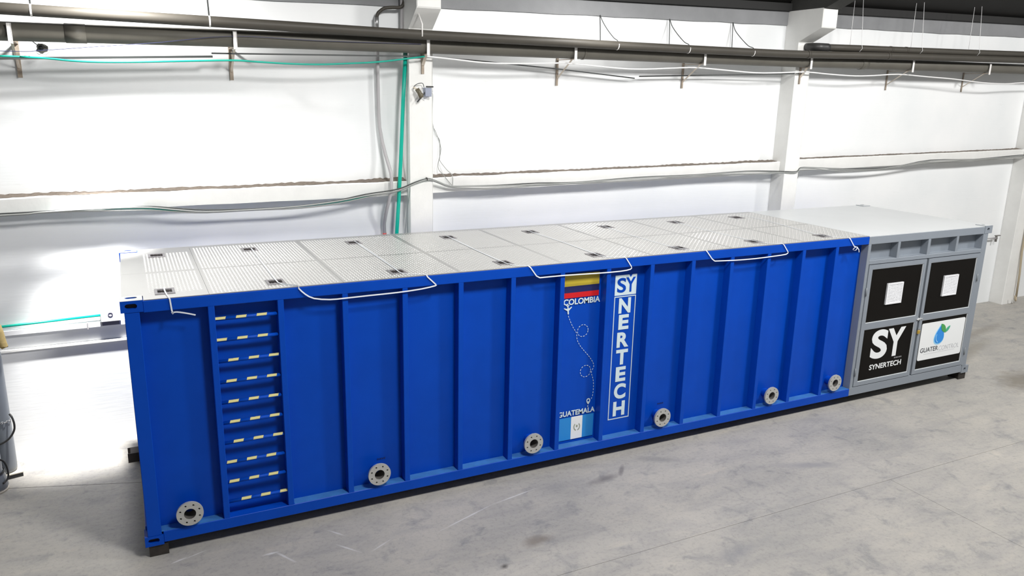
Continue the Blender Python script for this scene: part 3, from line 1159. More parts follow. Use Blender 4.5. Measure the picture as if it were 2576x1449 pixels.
# latch bar and padlock
bm = bmesh.new(); tube(bm, [(10.700, -0.014, 1.176), (10.830, -0.014, 1.180)], 0.010, 8)
box(bm, 10.735, 10.752, -0.016, -0.004, 1.155, 1.20); box(bm, 10.775, 10.792, -0.016, -0.004, 1.157, 1.202)
obj('latch_bar', bm, mat('latch_pale', (0.7, 0.72, 0.74), 0.3, 0.5), doorL, 'pale sliding latch across both doors')
pad = thing('padlock', 'small brass padlock hanging between the two grey doors', 'padlock', (10.775, -0.02, 0.955))
bm = bmesh.new(); box(bm, 10.750, 10.800, -0.034, -0.010, 0.945, 0.998, bev=0.004)
obj('lock_body', bm, BRASS, pad)
bm = bmesh.new()
tube(bm, [(10.760, -0.022, 0.996), (10.760, -0.022, 1.02), (10.767, -0.022, 1.034), (10.783, -0.022, 1.034), (10.790, -0.022, 1.02), (10.790, -0.022, 0.996)], 0.004, 6)
obj('shackle', bm, CHAIN, pad)
bm = bmesh.new(); box(bm, 10.765, 10.785, -0.026, -0.006, 1.020, 1.046)
obj('hasp', bm, GREY, doorL)

# ------------------------------------------------------------------ graphics on the blue side
YF = PD - 0.003


def flat(name, m, pts, label, y=YF, th=0.002, parent=box_root):
    bm = bmesh.new(); prism_xz(bm, pts, y, y + th)
    return obj(name, bm, m, parent, label)


def rect(x0, x1, z0, z1):
    return [(x0, z0), (x1, z0), (x1, z1), (x0, z1)]


YD = PD - 0.0065
fl = flat('flag_of_colombia', FY, rect(4.545, 5.040, 2.222, 2.368), 'yellow red and navy flag sticker', YD)
flat('flag_stripe', FB, rect(4.545, 5.040, 2.144, 2.222), 'navy stripe', YD, parent=fl)
flat('flag_stripe', FR, rect(4.545, 5.040, 2.081, 2.144), 'red stripe', YD, parent=fl)
text_mesh('lettering', 'COLOMBIA', 4.562, 5.062, 1.998, 2.071, YD + 0.001, WHITEB, box_root, 0.026, label='white word COLOMBIA')

# little aeroplane, nose down
def plane_pts(cx, cz, s, tilt):
    half = [(0, -0.055), (0.010, -0.045), (0.010, -0.006), (0.058, 0.030), (0.056, 0.042), (0.010, 0.022), (0.007, 0.052), (0.024, 0.064), (0.022, 0.072), (0.0, 0.066)]
    pts = half + [(-x, z) for x, z in half[-2:0:-1]]
    ca, sa = math.cos(tilt), math.sin(tilt)
    return [(cx + (x * ca - z * sa) * s, cz + (x * sa + z * ca) * s) for x, z in pts]


flat('aeroplane_icon', WHITEB, plane_pts(4.628, 1.934, 0.92, 0.10), 'white aeroplane icon', YD)


def dashes(path, dash=0.022, gap=0.017, w=0.0062):
    P = smooth_pts([(x, 0, z) for x, z in path], 14)
    bm = bmesh.new()
    acc, on = 0.0, True
    for a, b in zip(P[:-1], P[1:]):
        l = (b - a).length
        if l < 1e-6:
            continue
        d = (b - a) / l
        n = Vector((-d.z, 0, d.x)) * (w / 2)
        pos = 0.0
        while pos < l:
            cyc = acc % (dash + gap)
            if cyc < dash:
                stp = min(dash - cyc, l - pos)
                p, q = a + d * pos, a + d * (pos + stp)
                prism_xz(bm, [((p + n).x, (p + n).z), ((p - n).x, (p - n).z), ((q - n).x, (q - n).z), ((q + n).x, (q + n).z)], YD, YD + 0.002)
            else:
                stp = min(dash + gap - cyc, l - pos)
            stp = max(stp, 1e-4)
            pos += stp
            acc += stp
    return bm


route = [(4.634, 1.868), (4.668, 1.79), (4.708, 1.715), (4.755, 1.645), (4.762, 1.592), (4.775, 1.545), (4.815, 1.478), (4.865, 1.418), (4.925, 1.352), (4.975, 1.290), (5.012, 1.228), (5.018, 1.180), (4.990, 1.122), (5.008, 1.060), (5.026, 0.99), (5.030, 0.90), (5.024, 0.82), (5.008, 0.772)]
bm = dashes(route)
r = obj('dashed_route', bm, WHITEB, box_root, 'white dashed flight route')
for cx, cz in ((4.842, 1.664), (4.905, 1.146)):
    bm = dashes([(cx + 0.073 * math.cos(a), cz + 0.073 * math.sin(a)) for a in [2 * math.pi * k / 16 for k in range(17)]])
    obj('dashed_loop', bm, WHITEB, r)
# map pin
outer = []; inner = []
for k in range(20):
    t = 2 * math.pi * k / 20
    outer.append((4.966 + 0.034 * math.sin(t) * math.sin(t / 2) ** 0.8, 0.746 - 0.040 * math.cos(t)))
    inner.append((4.966 + 0.015 * math.sin(t), 0.757 - 0.015 * math.cos(t)))
bm = bmesh.new(); ring_xz(bm, outer, inner, YD, YD + 0.002)
obj('map_pin', bm, WHITEB, box_root, 'white map pin icon')
flat('map_dot', WHITEB, [(4.962 + 0.008 * math.cos(k * 0.6283), 0.684 + 0.008 * math.sin(k * 0.6283)) for k in range(10)], 'white dot under the pin', YD)
text_mesh('lettering', 'GUATEMALA', 4.545, 5.064, 0.597, 0.666, YD + 0.001, WHITEB, box_root, 0.026, label='white word GUATEMALA')
gf = flat('flag_of_guatemala', WHITE, rect(4.733, 4.893, 0.286, 0.578), 'sky blue and white flag sticker with wreath', YD)
flat('flag_stripe', FL, rect(4.550, 4.733, 0.286, 0.578), 'sky blue stripe', YD, parent=gf)
flat('flag_stripe', FL, rect(4.893, 5.050, 0.286, 0.578), 'sky blue stripe', YD, parent=gf)
bm = bmesh.new()
for side in (-1, 1):
    for k in range(9):
        a = math.radians(-78 + 14 * k)
        c = (4.816 + side * 0.040 * math.cos(a), 0.440 + 0.046 * math.sin(a))
        d = a + math.pi / 2
        for off in (-0.5, 0.5):
            e = (c[0] + side * 0.016 * math.cos(d + off), c[1] + 0.016 * math.sin(d + off))
            prism_xz(bm, leaf_outline(c, e, 0.0035, 4), YD - 0.001, YD)
prism_xz(bm, [(4.816 + 0.014 * math.cos(k * 0.7854), 0.447 + 0.018 * math.sin(k * 0.7854)) for k in range(8)], YD - 0.001, YD)
obj('wreath_emblem', bm, OLIVE, gf, 'olive grey laurel wreath emblem')

# tall vertical sign in the next bay
sb = flat('sign_square', WHITEB, rect(5.266, 5.576, 2.046, 2.296), 'pale square with blue letters SY', YD)
text_mesh('lettering', 'S', 5.297, 5.424, 2.080, 2.262, YD - 0.0005, BLUE, sb, 0.022, label='blue letter S')
text_mesh('lettering', 'Y', 5.420, 5.560, 2.080, 2.262, YD - 0.0005, BLUE, sb, 0.022, label='blue letter Y')
flat('blue_tip', BLUE, [(5.462, 2.297), (5.485, 2.262), (5.508, 2.297)], 'blue notch above the letter Y', YD - 0.002, 0.001, sb)
bm = bmesh.new()
ring_xz(bm, rect(5.266, 5.578, 0.440, 2.034), rect(5.277, 5.567, 0.451, 2.023), YD, YD + 0.002)
obj('sign_border', bm, WHITEB, box_root, 'thin white border of the vertical sign')
for ch, za, zb in (('N', 1.818, 2.010), ('E', 1.612, 1.800), ('R', 1.383, 1.576), ('T', 1.158, 1.354), ('E', 0.938, 1.130), ('C', 0.706, 0.908), ('H', 0.480, 0.672)):
    xa, xb = (5.345, 5.492) if ch == 'E' else (5.335, 5.508)
    text_mesh('lettering', ch, xa, xb, za, zb, YD + 0.0005, WHITEB, box_root, 0.040, label='large pale letter ' + ch)

# ------------------------------------------------------------------ steel blocks under the corners
spots = [((0.03, 0.01), 'dark steel block under the near left corner of the blue container', -1),
         ((0.00, DEP - 0.22), 'dark steel block under the far left corner of the container', -1),
         ((LEN - 0.22, 0.02), 'rusty steel block under the near right corner of the grey compartment', 1),
         ((LEN - 0.22, DEP - 0.22), 'steel block under the far right corner of the container', 1)]
for (x, y), lab, sx in spots:
    t = thing('support_block', lab, 'block', (x + 0.08, y + 0.09, 0), 'steel blocks under the container')
    ox = -0.13 if (sx < 0 and y > 1) else (0.04 if sx > 0 else 0.0)
    bm = bmesh.new()
    # channel section: web and two flanges
    box(bm, x + ox, x + ox + 0.17, y, y + 0.012, 0.0, ZB - 0.004)
    box(bm, x + ox, x + ox + 0.17, y + 0.168, y + 0.18, 0.0, ZB - 0.004)
    box(bm, x + ox + 0.03, x + ox + 0.155, y + 0.012, y + 0.168, 0.0, ZB - 0.004)
    obj('channel', bm, RUST_AND_SHADE, t)

# ------------------------------------------------------------------ white straps tied through the lid handles
WX = (1, 0, 0)


def strap(label, runs):
    bm = bmesh.new()
    for pts, wd, sub in runs:
        ribbon(bm, pts, 0.0130, wd, 0.0014, sub)
    o = obj('plastic_strap', bm, STRAP)
    return tag(o, label, 'strap', 'white straps tied through the lid handles')


HZ = ZL + 0.0075
strap('white strap with a loose tail at the far left handle', [
    ([(0.376, 0.40, HZ), (0.376, 0.25, HZ + 0.004), (0.385, 0.12, HZ), (0.398, 0.0, 2.538), (0.404, -0.010, 2.525), (0.412, -0.012, 2.42), (0.417, -0.016, 2.398)], WX, 0),
    ([(0.417, -0.018, 2.398), (0.453, -0.02, 2.402), (0.534, -0.02, 2.381), (0.606, -0.02, 2.357)], (0, 0, 1), 3),
    ([(0.405, -0.020, 2.405), (0.417, -0.024, 2.386), (0.430, -0.020, 2.402), (0.415, -0.016, 2.412)], (0, 1, 0), 0)])
strap('white strap sagging lowest over the blue rail near the ladder', [
    ([(1.396, 2.03, HZ), (1.394, 1.90, HZ + 0.004), (1.390, 1.15, 2.538), (1.384, 0.40, HZ), (1.384, 0.20, HZ + 0.004), (1.410, 0.13, HZ)], WX, 0),
    ([(1.410, 0.13, HZ), (1.446, 0.105, 2.539), (1.534, 0.018, 2.538), (1.541, -0.010, 2.517), (1.598, -0.016, 2.456), (1.68, -0.018, 2.406), (1.833, -0.02, 2.380), (1.979, -0.02, 2.379), (2.233, -0.018, 2.382), (2.523, -0.018, 2.385), (2.78, -0.018, 2.398), (2.935, -0.014, 2.418), (2.941, -0.012, 2.429)], (0, 0.2, 1), 2),
    ([(2.941, -0.012, 2.429), (2.850, -0.010, 2.518), (2.842, 0.0, 2.538), (2.819, 0.05, 2.538), (2.700, 0.09, 2.539)], WX, 0),
    ([(2.700, 0.09, 2.539), (2.630, 0.14, HZ), (2.615, 0.22, HZ + 0.004), (2.630, 0.40, HZ), (2.640, 0.94, 2.538), (2.640, 1.40, 2.538), (2.640, 1.90, HZ + 0.004), (2.640, 2.04, HZ)], WX, 0)])
strap('white strap running across the front of the yellow and red flag', [
    ([(3.853, 2.00, HZ), (3.853, 1.85, HZ + 0.004), (3.845, 1.0, 2.538), (3.850, 0.36, HZ), (3.852, 0.18, HZ + 0.004), (3.920, 0.05, 2.539), (4.030, 0.005, 2.538)], WX, 0),
    ([(4.030, 0.005, 2.538), (4.052, -0.010, 2.520), (4.128, -0.012, 2.418), (4.169, -0.016, 2.396)], WX, 0),
    ([(4.169, -0.016, 2.396), (4.484, -0.016, 2.396), (4.908, -0.016, 2.384), (5.237, -0.016, 2.381), (5.385, -0.014, 2.394), (5.397, -0.012, 2.423)], (0, 0.2, 1), 2),
    ([(5.397, -0.012, 2.423), (5.326, -0.010, 2.519), (5.310, 0.004, 2.538), (5.200, 0.06, 2.538), (5.090, 0.14, HZ), (5.070, 0.25, HZ + 0.004), (5.085, 0.40, HZ), (5.100, 1.1, 2.538), (5.060, 1.85, HZ + 0.004), (5.055, 2.0, HZ)], WX, 0)])
strap('white strap looped over the blue rail right of the vertical sign', [
    ([(6.270, 2.00, HZ), (6.262, 1.85, HZ + 0.004), (6.240, 1.2, 2.538), (6.245, 0.36, HZ), (6.270, 0.18, HZ + 0.004), (6.392, 0.03, 2.538), (6.515, 0.004, 2.538)], WX, 0),
    ([(6.515, 0.004, 2.538), (6.527, -0.010, 2.519), (6.611, -0.012, 2.424), (6.652, -0.016, 2.395)], WX, 0),
    ([(6.652, -0.016, 2.395), (6.99, -0.016, 2.380), (7.322, -0.016, 2.376), (7.629, -0.016, 2.384), (7.858, -0.014, 2.394), (7.889, -0.012, 2.422)], (0, 0.2, 1), 2),
    ([(7.889, -0.012, 2.422), (7.808, -0.010, 2.519), (7.790, 0.004, 2.538), (7.682, 0.04, 2.538), (7.570, 0.16, HZ), (7.553, 0.26, HZ + 0.004), (7.545, 0.42, HZ), (7.515, 1.07, 2.538), (7.520, 1.60, 2.538), (7.535, 1.95, HZ + 0.004)], WX, 0)])
strap('white strap knotted beside the grey compartment', [
    ([(9.05, 2.20, 2.538), (9.04, 1.83, 2.538), (8.983, 1.32, 2.538), (8.872, 0.76, 2.538), (8.800, 0.36, HZ), (8.800, 0.18, HZ + 0.004), (8.940, 0.06, 2.538), (9.025, 0.004, 2.538)], WX, 0),
    ([(9.025, 0.004, 2.538), (9.038, -0.010, 2.522), (9.128, -0.014, 2.414), (9.186, -0.018, 2.397), (9.210, -0.03, 2.365), (9.228, -0.025, 2.325)], WX, 0),
    ([(9.190, -0.02, 2.400), (9.150, -0.03, 2.360), (9.100, -0.025, 2.368), (9.130, -0.02, 2.395), (9.185, -0.018, 2.405)], (0, 1, 0), 2)])

# ------------------------------------------------------------------ pipes under the roof
# big grey drain pipe on brackets
ZD = [(-8, 4.83), (-0.9, 4.895), (1.95, 4.94), (5.15, 4.965), (9.5, 4.99), (16.6, 5.06), (27, 5.16)]
YDp, RD = 2.645, 0.098
t = thing('drain_pipe', 'thick grey drain pipe lying on the row of white wall brackets', 'pipe', (-0.9, YDp, 4.8))
bm = bmesh.new()
tube(bm, [(x, YDp, interp(ZD, x)) for x in (-6, -3, -0.9, 1.95, 5.15, 9.5, 13, 16.6, 25)], RD, 28)
obj('pipe_run', bm, PIPEL, t)
for xa, xb in ((-0.30, -0.10), (6.20, 6.23), (11.9, 12.05)):
    bm = bmesh.new(); tube(bm, [(xa, YDp, interp(ZD, xa)), (xb, YDp, interp(ZD, xb))], RD + 0.006, 28)
    obj('coupling', bm, PIPEL, t)

# thinner dark pipe hung above it
UP = [(-6, 5.15), (-0.846, 5.106), (0.242, 5.098), (1.914, 5.087), (3.373, 5.076), (5.052, 5.076), (7.003, 5.076), (9.297, 5.086), (10.42, 5.100), (12.328, 5.148), (14.154, 5.183), (16.282, 5.222), (25, 5.37)]
YU, RU = 2.445, 0.060
t = thing('service_pipe', 'long dark pipe hung in front of the wall just above the drain pipe', 'pipe', (-0.8, YU, 5.05))
bm = bmesh.new()
tube(bm, [(x, YU, z) for x, z in UP], RU, 20, smooth=3)
obj('pipe_run', bm, PIPE, t)
for xa in (10.41, 12.33):
    bm = bmesh.new(); tube(bm, [(xa, YU, interp(UP, xa)), (xa + 0.05, YU, interp(UP, xa + 0.05))], RU + 0.006, 20)
    obj('coupling', bm, PIPE, t)

# second dark pipe that starts with an elbow at the right-hand column
t = thing('service_pipe', 'dark pipe with an end elbow, uppermost of the pipes at right', 'pipe', (10.7, 2.5, 5.2))
bm = bmesh.new()
tube(bm, [(10.800, 2.5, 5.230), (11.67, 2.5, 5.249), (12.368, 2.5, 5.259), (13.205, 2.5, 5.274), (14.78, 2.5, 5.303), (16.332, 2.5, 5.335), (25, 2.5, 5.5)], 0.057, 20)
obj('pipe_run', bm, PIPE, t)
bm = bmesh.new()
tube(bm, [(10.93, 2.5, 5.232), (10.80, 2.50, 5.231), (10.745, 2.515, 5.232), (10.715, 2.55, 5.234), (10.705, 2.61, 5.236), (10.705, 2.74, 5.238)], 0.068, 18, smooth=2)
obj('elbow', bm, mat('elbow_black', (0.035, 0.035, 0.035), 0.45), t)
for xa in (12.45, 12.85):
    bm = bmesh.new(); tube(bm, [(xa, 2.5, 5.231 + (xa - 10.8) * 0.0183), (xa + 0.04, 2.5, 5.231 + (xa + 0.04 - 10.8) * 0.0183)], 0.061, 18)
    obj('coupling', bm, PIPE, t)

# wall brackets carrying the drain pipe
BR = [(-0.80, 4.43, 'leftmost wall bracket under the drain pipe'),
      (1.43, 4.46, 'second wall bracket from the left under the drain pipe'),
      (3.81, 4.60, 'tan wall bracket on the column beside the green pipe'),
      (6.03, 4.50, 'first wall bracket right of the column with the green pipe'),
      (8.36, 4.51, 'second wall bracket right of the column with the green pipe'),
      (10.62, 4.63, 'tan wall bracket on the right-hand column'),
      (13.16, 4.58, 'first wall bracket right of the right-hand column'),
      (15.38, 4.59, 'rightmost wall bracket under the drain pipe')]
for x, zl, lab in BR:
    on_col = abs(x - 3.81) < 0.01 or abs(x - 10.62) < 0.01
    zp = interp(ZD, x) - RD
    yw = 2.75 if on_col else YW
    t = thing('pipe_bracket', lab, 'bracket', (x, yw, zl), 'wall brackets under the drain pipe')
    bm = bmesh.new()
    box(bm, x - 0.022, x + 0.022, yw - 0.006, yw, zl, zp + 0.02)
    box(bm, x - 0.022, x - 0.016, yw - 0.03, yw, zl, zp + 0.02)
    obj('wall_leg', bm, BRARM, t, 'rust-stained upright against the wall')
    bm = bmesh.new(); box(bm, x - 0.02, x + 0.02, 2.53, yw, zp - 0.010, zp - 0.001)
    obj('arm', bm, BRARM, t)
    bm = bmesh.new()
    w = 0.021
    box(bm, x - w, x + w, 2.515, 2.527, zp - 0.03, zp + 0.175, bev=0.003)
    box(bm, x + w - 0.006, x + w, 2.515, 2.545, zp - 0.03, zp + 0.175)
    obj('front_tab', bm, BRTAB, t, 'white upright tab in front of the pipe')
    bm = bmesh.new()
    if on_col:
        ribbon(bm, [(x, 2.60, zp - 0.005), (x, yw - 0.012, zl + 0.11)], 0.042, WX, 0.008)
    else:
        ribbon(bm, [(x, 2.62, zp - 0.008), (x, yw - 0.012, zl + 0.10)], 0.024, WX, 0.008)
    obj('brace', bm, mat_brace if 'mat_brace' in globals() else globals().setdefault('mat_brace', mat('brace_tan', (0.60, 0.53, 0.45), 0.6)), t)

# hangers of the thinner pipe
def loop_round(bm, x, y, z, r, rr=0.004):
    tube(bm, [(x, y + r * math.cos(a), z + r * math.sin(a)) for a in [2 * math.pi * k / 16 for k in range(17)]], rr, 5, caps=False)


for x, lab in ((-0.575, 'left of two rod hangers holding the dark pipe above the bright wall'), (1.155, 'right of two rod hangers holding the dark pipe above the bright wall')):
    z = interp(UP, x)
    t = thing('pipe_hanger', lab, 'hanger', (x, YU, z - RU), 'rod hangers of the dark pipe')
    bm = bmesh.new(); tube(bm, [(x - 0.02, YU + 0.02, ze(x) + 0.18), (x, YU, z + RU)], 0.009, 6)
    obj('rod', bm, CABLE, t)
    bm = bmesh.new()
    ribbon(bm, [(x, YU + (RU + 0.003) * math.cos(a), z + (RU + 0.003) * math.sin(a)) for a in [math.pi / 2 + math.pi * 2 * k / 14 for k in range(15)]], 0.018, WX, 0.003)
    obj('clamp', bm, BRTAB, t, 'pale metal clamp band')
x = 3.70
t = thing('pipe_hanger', 'short rod hanger under the haunch of the column beside the green pipe', 'hanger', (x, YU, 5.03), 'rod hangers of the dark pipe')
bm = bmesh.new(); tube(bm, [(x - 0.02, YU + 0.08, 5.33), (x - 0.02, YU - 0.055, 5.20), (x - 0.02, YU - 0.055, 5.05)], 0.009, 6)
obj('rod', bm, BRTAB, t)
for xa, za, lab in ((6.715, 5.535, 'left of the three looped wires from ring beam to dark pipe'), (8.00, 5.555, 'middle of the three looped wires from ring beam to dark pipe'), (9.28, 5.575, 'right of the three looped wires from ring beam to dark pipe')):
    t = thing('wire_hanger', lab, 'wire', (xa, 2.9, 5.1), 'looped wire hangers')
    z = interp(UP, xa)
    bm = bmesh.new(); tube(bm, [(xa, YW - 0.04, za), (xa + 0.015, YW - 0.04, 5.36), (xa + 0.045, YW - 0.03, 4.98)], 0.0065, 5)
    obj('back_strand', bm, CABLE, t)
    bm = bmesh.new(); tube(bm, [(xa, YW - 0.045, za), (xa + 0.0, 2.94, 5.45), (xa - 0.01, 2.78, 5.32), (xa - 0.02, 2.58, 5.19), (xa - 0.04, YU, z + RU + 0.006), (xa - 0.05, YU - RU - 0.004, z)], 0.0065, 5, smooth=4)
    obj('front_strand', bm, CABLE, t)
    bm = bmesh.new()
    ribbon(bm, [(xa - 0.05, YU + (RU + 0.004) * math.cos(a), z + (RU + 0.004) * math.sin(a)) for a in [math.pi * 0.9 + math.pi * 0.65 * k / 8 for k in range(9)]], 0.012, WX, 0.003)
    obj('pipe_loop', bm, BRTAB, t)
for k, (xa, lab) in enumerate(((11.68, 'left of three thin white wires holding the elbowed pipe'), (13.23, 'middle of three thin white wires holding the elbowed pipe'), (14.85, 'right of three thin white wires holding the elbowed pipe'))):
    z = 5.231 + (xa - 10.8) * 0.0183
    bm = bmesh.new()
    tube(bm, [(xa - 0.02, 2.52, ze(xa) + 0.22), (xa, 2.5 - 0.045, z + 0.08), (xa + 0.002, 2.5 - 0.066, z), (xa - 0.02, 2.5 - 0.02, z - 0.068)], 0.0042, 5)
    tube(bm, [(xa - 0.17, 2.56, ze(xa) + 0.2), (xa - 0.17, 2.55, z + 0.05)], 0.0036, 5)
    tag(obj('support_wire', bm, CABLEW), lab, 'wire', 'thin wires of the elbowed pipe')

# straight bars resting on the bracket arms
bm = bmesh.new(); box(bm, -4.0, 1.19, 2.70, 2.73, -0.012, 0.012)
for v in bm.verts: v.co.z += 4.62 + (v.co.x + 0.93) * 0.0475
tag(obj('metal_bar', bm, CABLE), 'dark metal bar below the drain pipe at the left', 'bar')
bm = bmesh.new(); box(bm, 1.179, 3.805, 2.70, 2.715, -0.009, 0.009)
for v in bm.verts: v.co.z += 4.757 + (v.co.x - 1.179) * 0.0247
tag(obj('metal_bar', bm, CABLE), 'thin dark bar between second bracket and green pipe', 'bar')
bm = bmesh.new(); tube(bm, [(3.992, 2.9, 4.83), (4.666, 2.9, 4.803), (5.937, 2.9, 4.737), (7.344, 2.93, 4.640)], 0.009, 6)
tag(obj('metal_bar', bm, CABLE), 'thin dark bar sloping down right of the column', 'bar')
bm = bmesh.new(); tube(bm, [(7.431, 2.93, 4.672), (8.914, 2.9, 4.732), (10.708, 2.74, 4.81)], 0.010, 6)
tag(obj('metal_bar', bm, CABLE), 'thin dark bar rising right to the right-hand column', 'bar')

# fine wire drooping across the face of the drain pipe
bm = bmesh.new()
tube(bm, [(-3.0, 2.53, 4.70), (-0.905, 2.535, 4.691), (-0.547, 2.535, 4.71), (0.018, 2.535, 4.775), (0.617, 2.535, 4.844), (1.427, 2.52, 4.951), (2.393, 2.53, 4.945), (3.719, 2.53, 4.966)], 0.0035, 5, smooth=4)
tag(obj('thin_wire', bm, mat('navy_wire', (0.02, 0.025, 0.09), 0.5)), 'fine navy wire drooping across the face of the drain pipe at left', 'wire')

# cables strung along the brackets
bm = bmesh.new()
tube(bm, [(-4, 2.6, 4.66), (-0.92, 2.62, 4.642), (-0.743, 2.62, 4.641), (-0.489, 2.62, 4.634), (-0.266, 2.62, 4.618), (-0.018, 2.62, 4.614), (0.358, 2.62, 4.627), (0.813, 2.62, 4.652), (1.399, 2.62, 4.682), (1.646, 2.62, 4.677), (2.016, 2.62, 4.667), (2.4, 2.62, 4.671), (2.748, 2.62, 4.693), (3.159, 2.62, 4.727), (3.531, 2.62, 4.779), (3.793, 2.62, 4.819)], 0.011, 6, smooth=3)
tag(obj('hose', bm, HOSE), 'thin green hose sagging along the brackets at the upper left', 'hose')
bm = bmesh.new()
tube(bm, [(3.81, 2.64, 4.822), (3.898, 2.65, 4.819), (4.265, 2.65, 4.797), (4.675, 2.65, 4.771), (5.16, 2.65, 4.777), (5.664, 2.65, 4.80), (5.923, 2.65, 4.809), (6.324, 2.65, 4.795), (6.88, 2.65, 4.768), (7.311, 2.65, 4.771), (7.906, 2.65, 4.807), (8.291, 2.65, 4.826), (8.853, 2.65, 4.807), (9.525, 2.65, 4.784), (10.045, 2.65, 4.80), (10.628, 2.65, 4.83), (11.243, 2.65, 4.809), (11.832, 2.65, 4.799), (12.334, 2.65, 4.82), (12.956, 2.65, 4.859), (13.727, 2.65, 4.838), (14.535, 2.65, 4.816), (15.391, 2.65, 4.771), (16.15, 2.65, 4.766), (16.743, 2.65, 4.804), (18.5, 2.65, 4.86)], 0.011, 6, smooth=3)
tag(obj('cable', bm, CABLEW), 'white cable hung in swags from bracket to bracket', 'cable')

# cable bundle along the projecting beam
BP = [(-3.4, 2.85, 2.93), (-1.142, 2.8, 2.950), (-0.76, 2.8, 2.963), (-0.365, 2.8, 2.967), (0.087, 2.8, 2.965), (0.385, 2.8, 2.956), (0.689, 2.8, 2.918), (1.003, 2.8, 2.889), (1.568, 2.8, 2.887), (2.113, 2.8, 2.893), (2.632, 2.8, 2.939), (3.01, 2.8, 3.003), (3.343, 2.79, 3.045), (3.513, 2.76, 3.088), (3.685, 2.725, 3.164), (3.859, 2.725, 3.208), (4.005, 2.76, 3.171), (4.213, 2.8, 3.092), (4.456, 2.8, 3.078), (4.955, 2.8, 3.062), (5.608, 2.8, 3.076), (6.295, 2.8, 3.078), (7.393, 2.8, 3.107), (8.582, 2.8, 3.132), (9.653, 2.8, 3.151), (10.383, 2.76, 3.14), (10.763, 2.725, 3.135), (10.895, 2.77, 3.198), (11.286, 2.8, 3.189), (12.001, 2.8, 3.137), (12.849, 2.8, 3.132), (13.506, 2.8, 3.17), (14.414, 2.8, 3.252), (15.769, 2.8, 3.259), (17.29, 2.8, 3.308), (18.2, 2.72, 3.33)]
t = thing('cable_bundle', 'bundle of dark, grey and green cables strung along the projecting wall beam', 'cable', (3.8, 2.72, 3.2))
for m_, dy, dz, ph in ((CABLE, 0.0, 0.010, 0.0), (CABLEG, -0.012, 0.0, 1.3), (HOSE, 0.008, -0.008, 2.1), (CABLEG, -0.004, -0.020, 3.7)):
    pts = []
    for i, (x, y, z) in enumerate(BP):
        if m_ is HOSE and x > 4.3:
            break
        pts.append((x, y + dy, z + dz + 0.008 * math.sin(x * 2.7 + ph)))
    bm = bmesh.new(); tube(bm, pts, 0.009, 6, smooth=3)
    obj('cable', bm, m_, t)
bm = bmesh.new(); tube(bm, [(3.85, 2.75, 3.225), (3.85, 2.70, 3.225), (3.85, 2.70, 3.19)], 0.006, 5)
obj('cable_hook', bm, RUST_AND_SHADE, t)

# vertical pipes left of the column
t = thing('water_pipe', 'bright green vertical pipe left of the column', 'pipe', (3.44, 2.84, 2.3))
bm = bmesh.new(); tube(bm, [(3.602, 2.835, 4.84), (3.565, 2.835, 4.266), (3.52, 2.835, 3.477), (3.484, 2.835, 2.936), (3.441, 2.835, 2.395), (3.40, 2.835, 1.6), (3.35, 2.835, 0.0)], 0.026, 16)
obj('pipe_run', bm, GREEN, t)
bm = bmesh.new(); tube(bm, [(3.604, 2.835, 4.83), (3.606, 2.835, 4.89)], 0.031, 16)
obj('end_cap', bm, mat('green_dark', (0.0, 0.10, 0.075), 0.5), t, 'dark green cap at the top')
t = thing('conduit', 'grey bent conduit running down beside the green pipe', 'conduit', (3.3, 2.97, 2.3))
bm = bmesh.new()
tube(bm, [(3.255, 2.97, 5.16), (3.262, 2.97, 4.87), (3.263, 2.97, 4.414), (3.273, 2.97, 3.895), (3.334, 2.92, 3.527), (3.377, 2.83, 3.293), (3.376, 2.815, 3.16), (3.372, 2.815, 3.052), (3.329, 2.86, 2.831), (3.308, 2.95, 2.597), (3.315, 2.97, 2.381), (3.32, 2.97, 1.0), (3.32, 2.97, 0.0)], 0.024, 12, smooth=2)
obj('pipe_run', bm, CONDUIT, t)
bm = bmesh.new(); tube(bm, [(3.3125, 2.968, 2.45), (3.3135, 2.969, 2.415)], 0.0265, 12)
obj('tape_band', bm, RED, t, 'band of red tape')
bm = bmesh.new()
tube(bm, [(3.258, 2.95, 5.29), (3.275, 2.95, 5.345), (3.306, 2.95, 5.376), (3.365, 2.94, 5.415), (3.468, 2.93, 5.43), (3.560, 2.93, 5.435), (3.612, 2.93, 5.47), (3.640, 2.95, 5.55), (3.64, 2.97, 5.64)], 0.022, 12, smooth=3)
obj('flexible_hose', bm, PIPE, t, 'dark flexible hose curving from the conduit top')
bm = bmesh.new(); tube(bm, [(3.256, 2.955, 5.15), (3.257, 2.95, 5.30)], 0.030, 12)
obj('fitting', bm, CHAIN, t)
bm = bmesh.new(); tube(bm, [(3.600, 2.97, 5.62), (3.605, 2.97, 5.40), (3.600, 2.97, 5.0), (3.60, 2.97, 4.92)], 0.022, 10)
tag(obj('conduit', bm, CONDUIT), 'short grey conduit along the column head above the pipes', 'conduit')

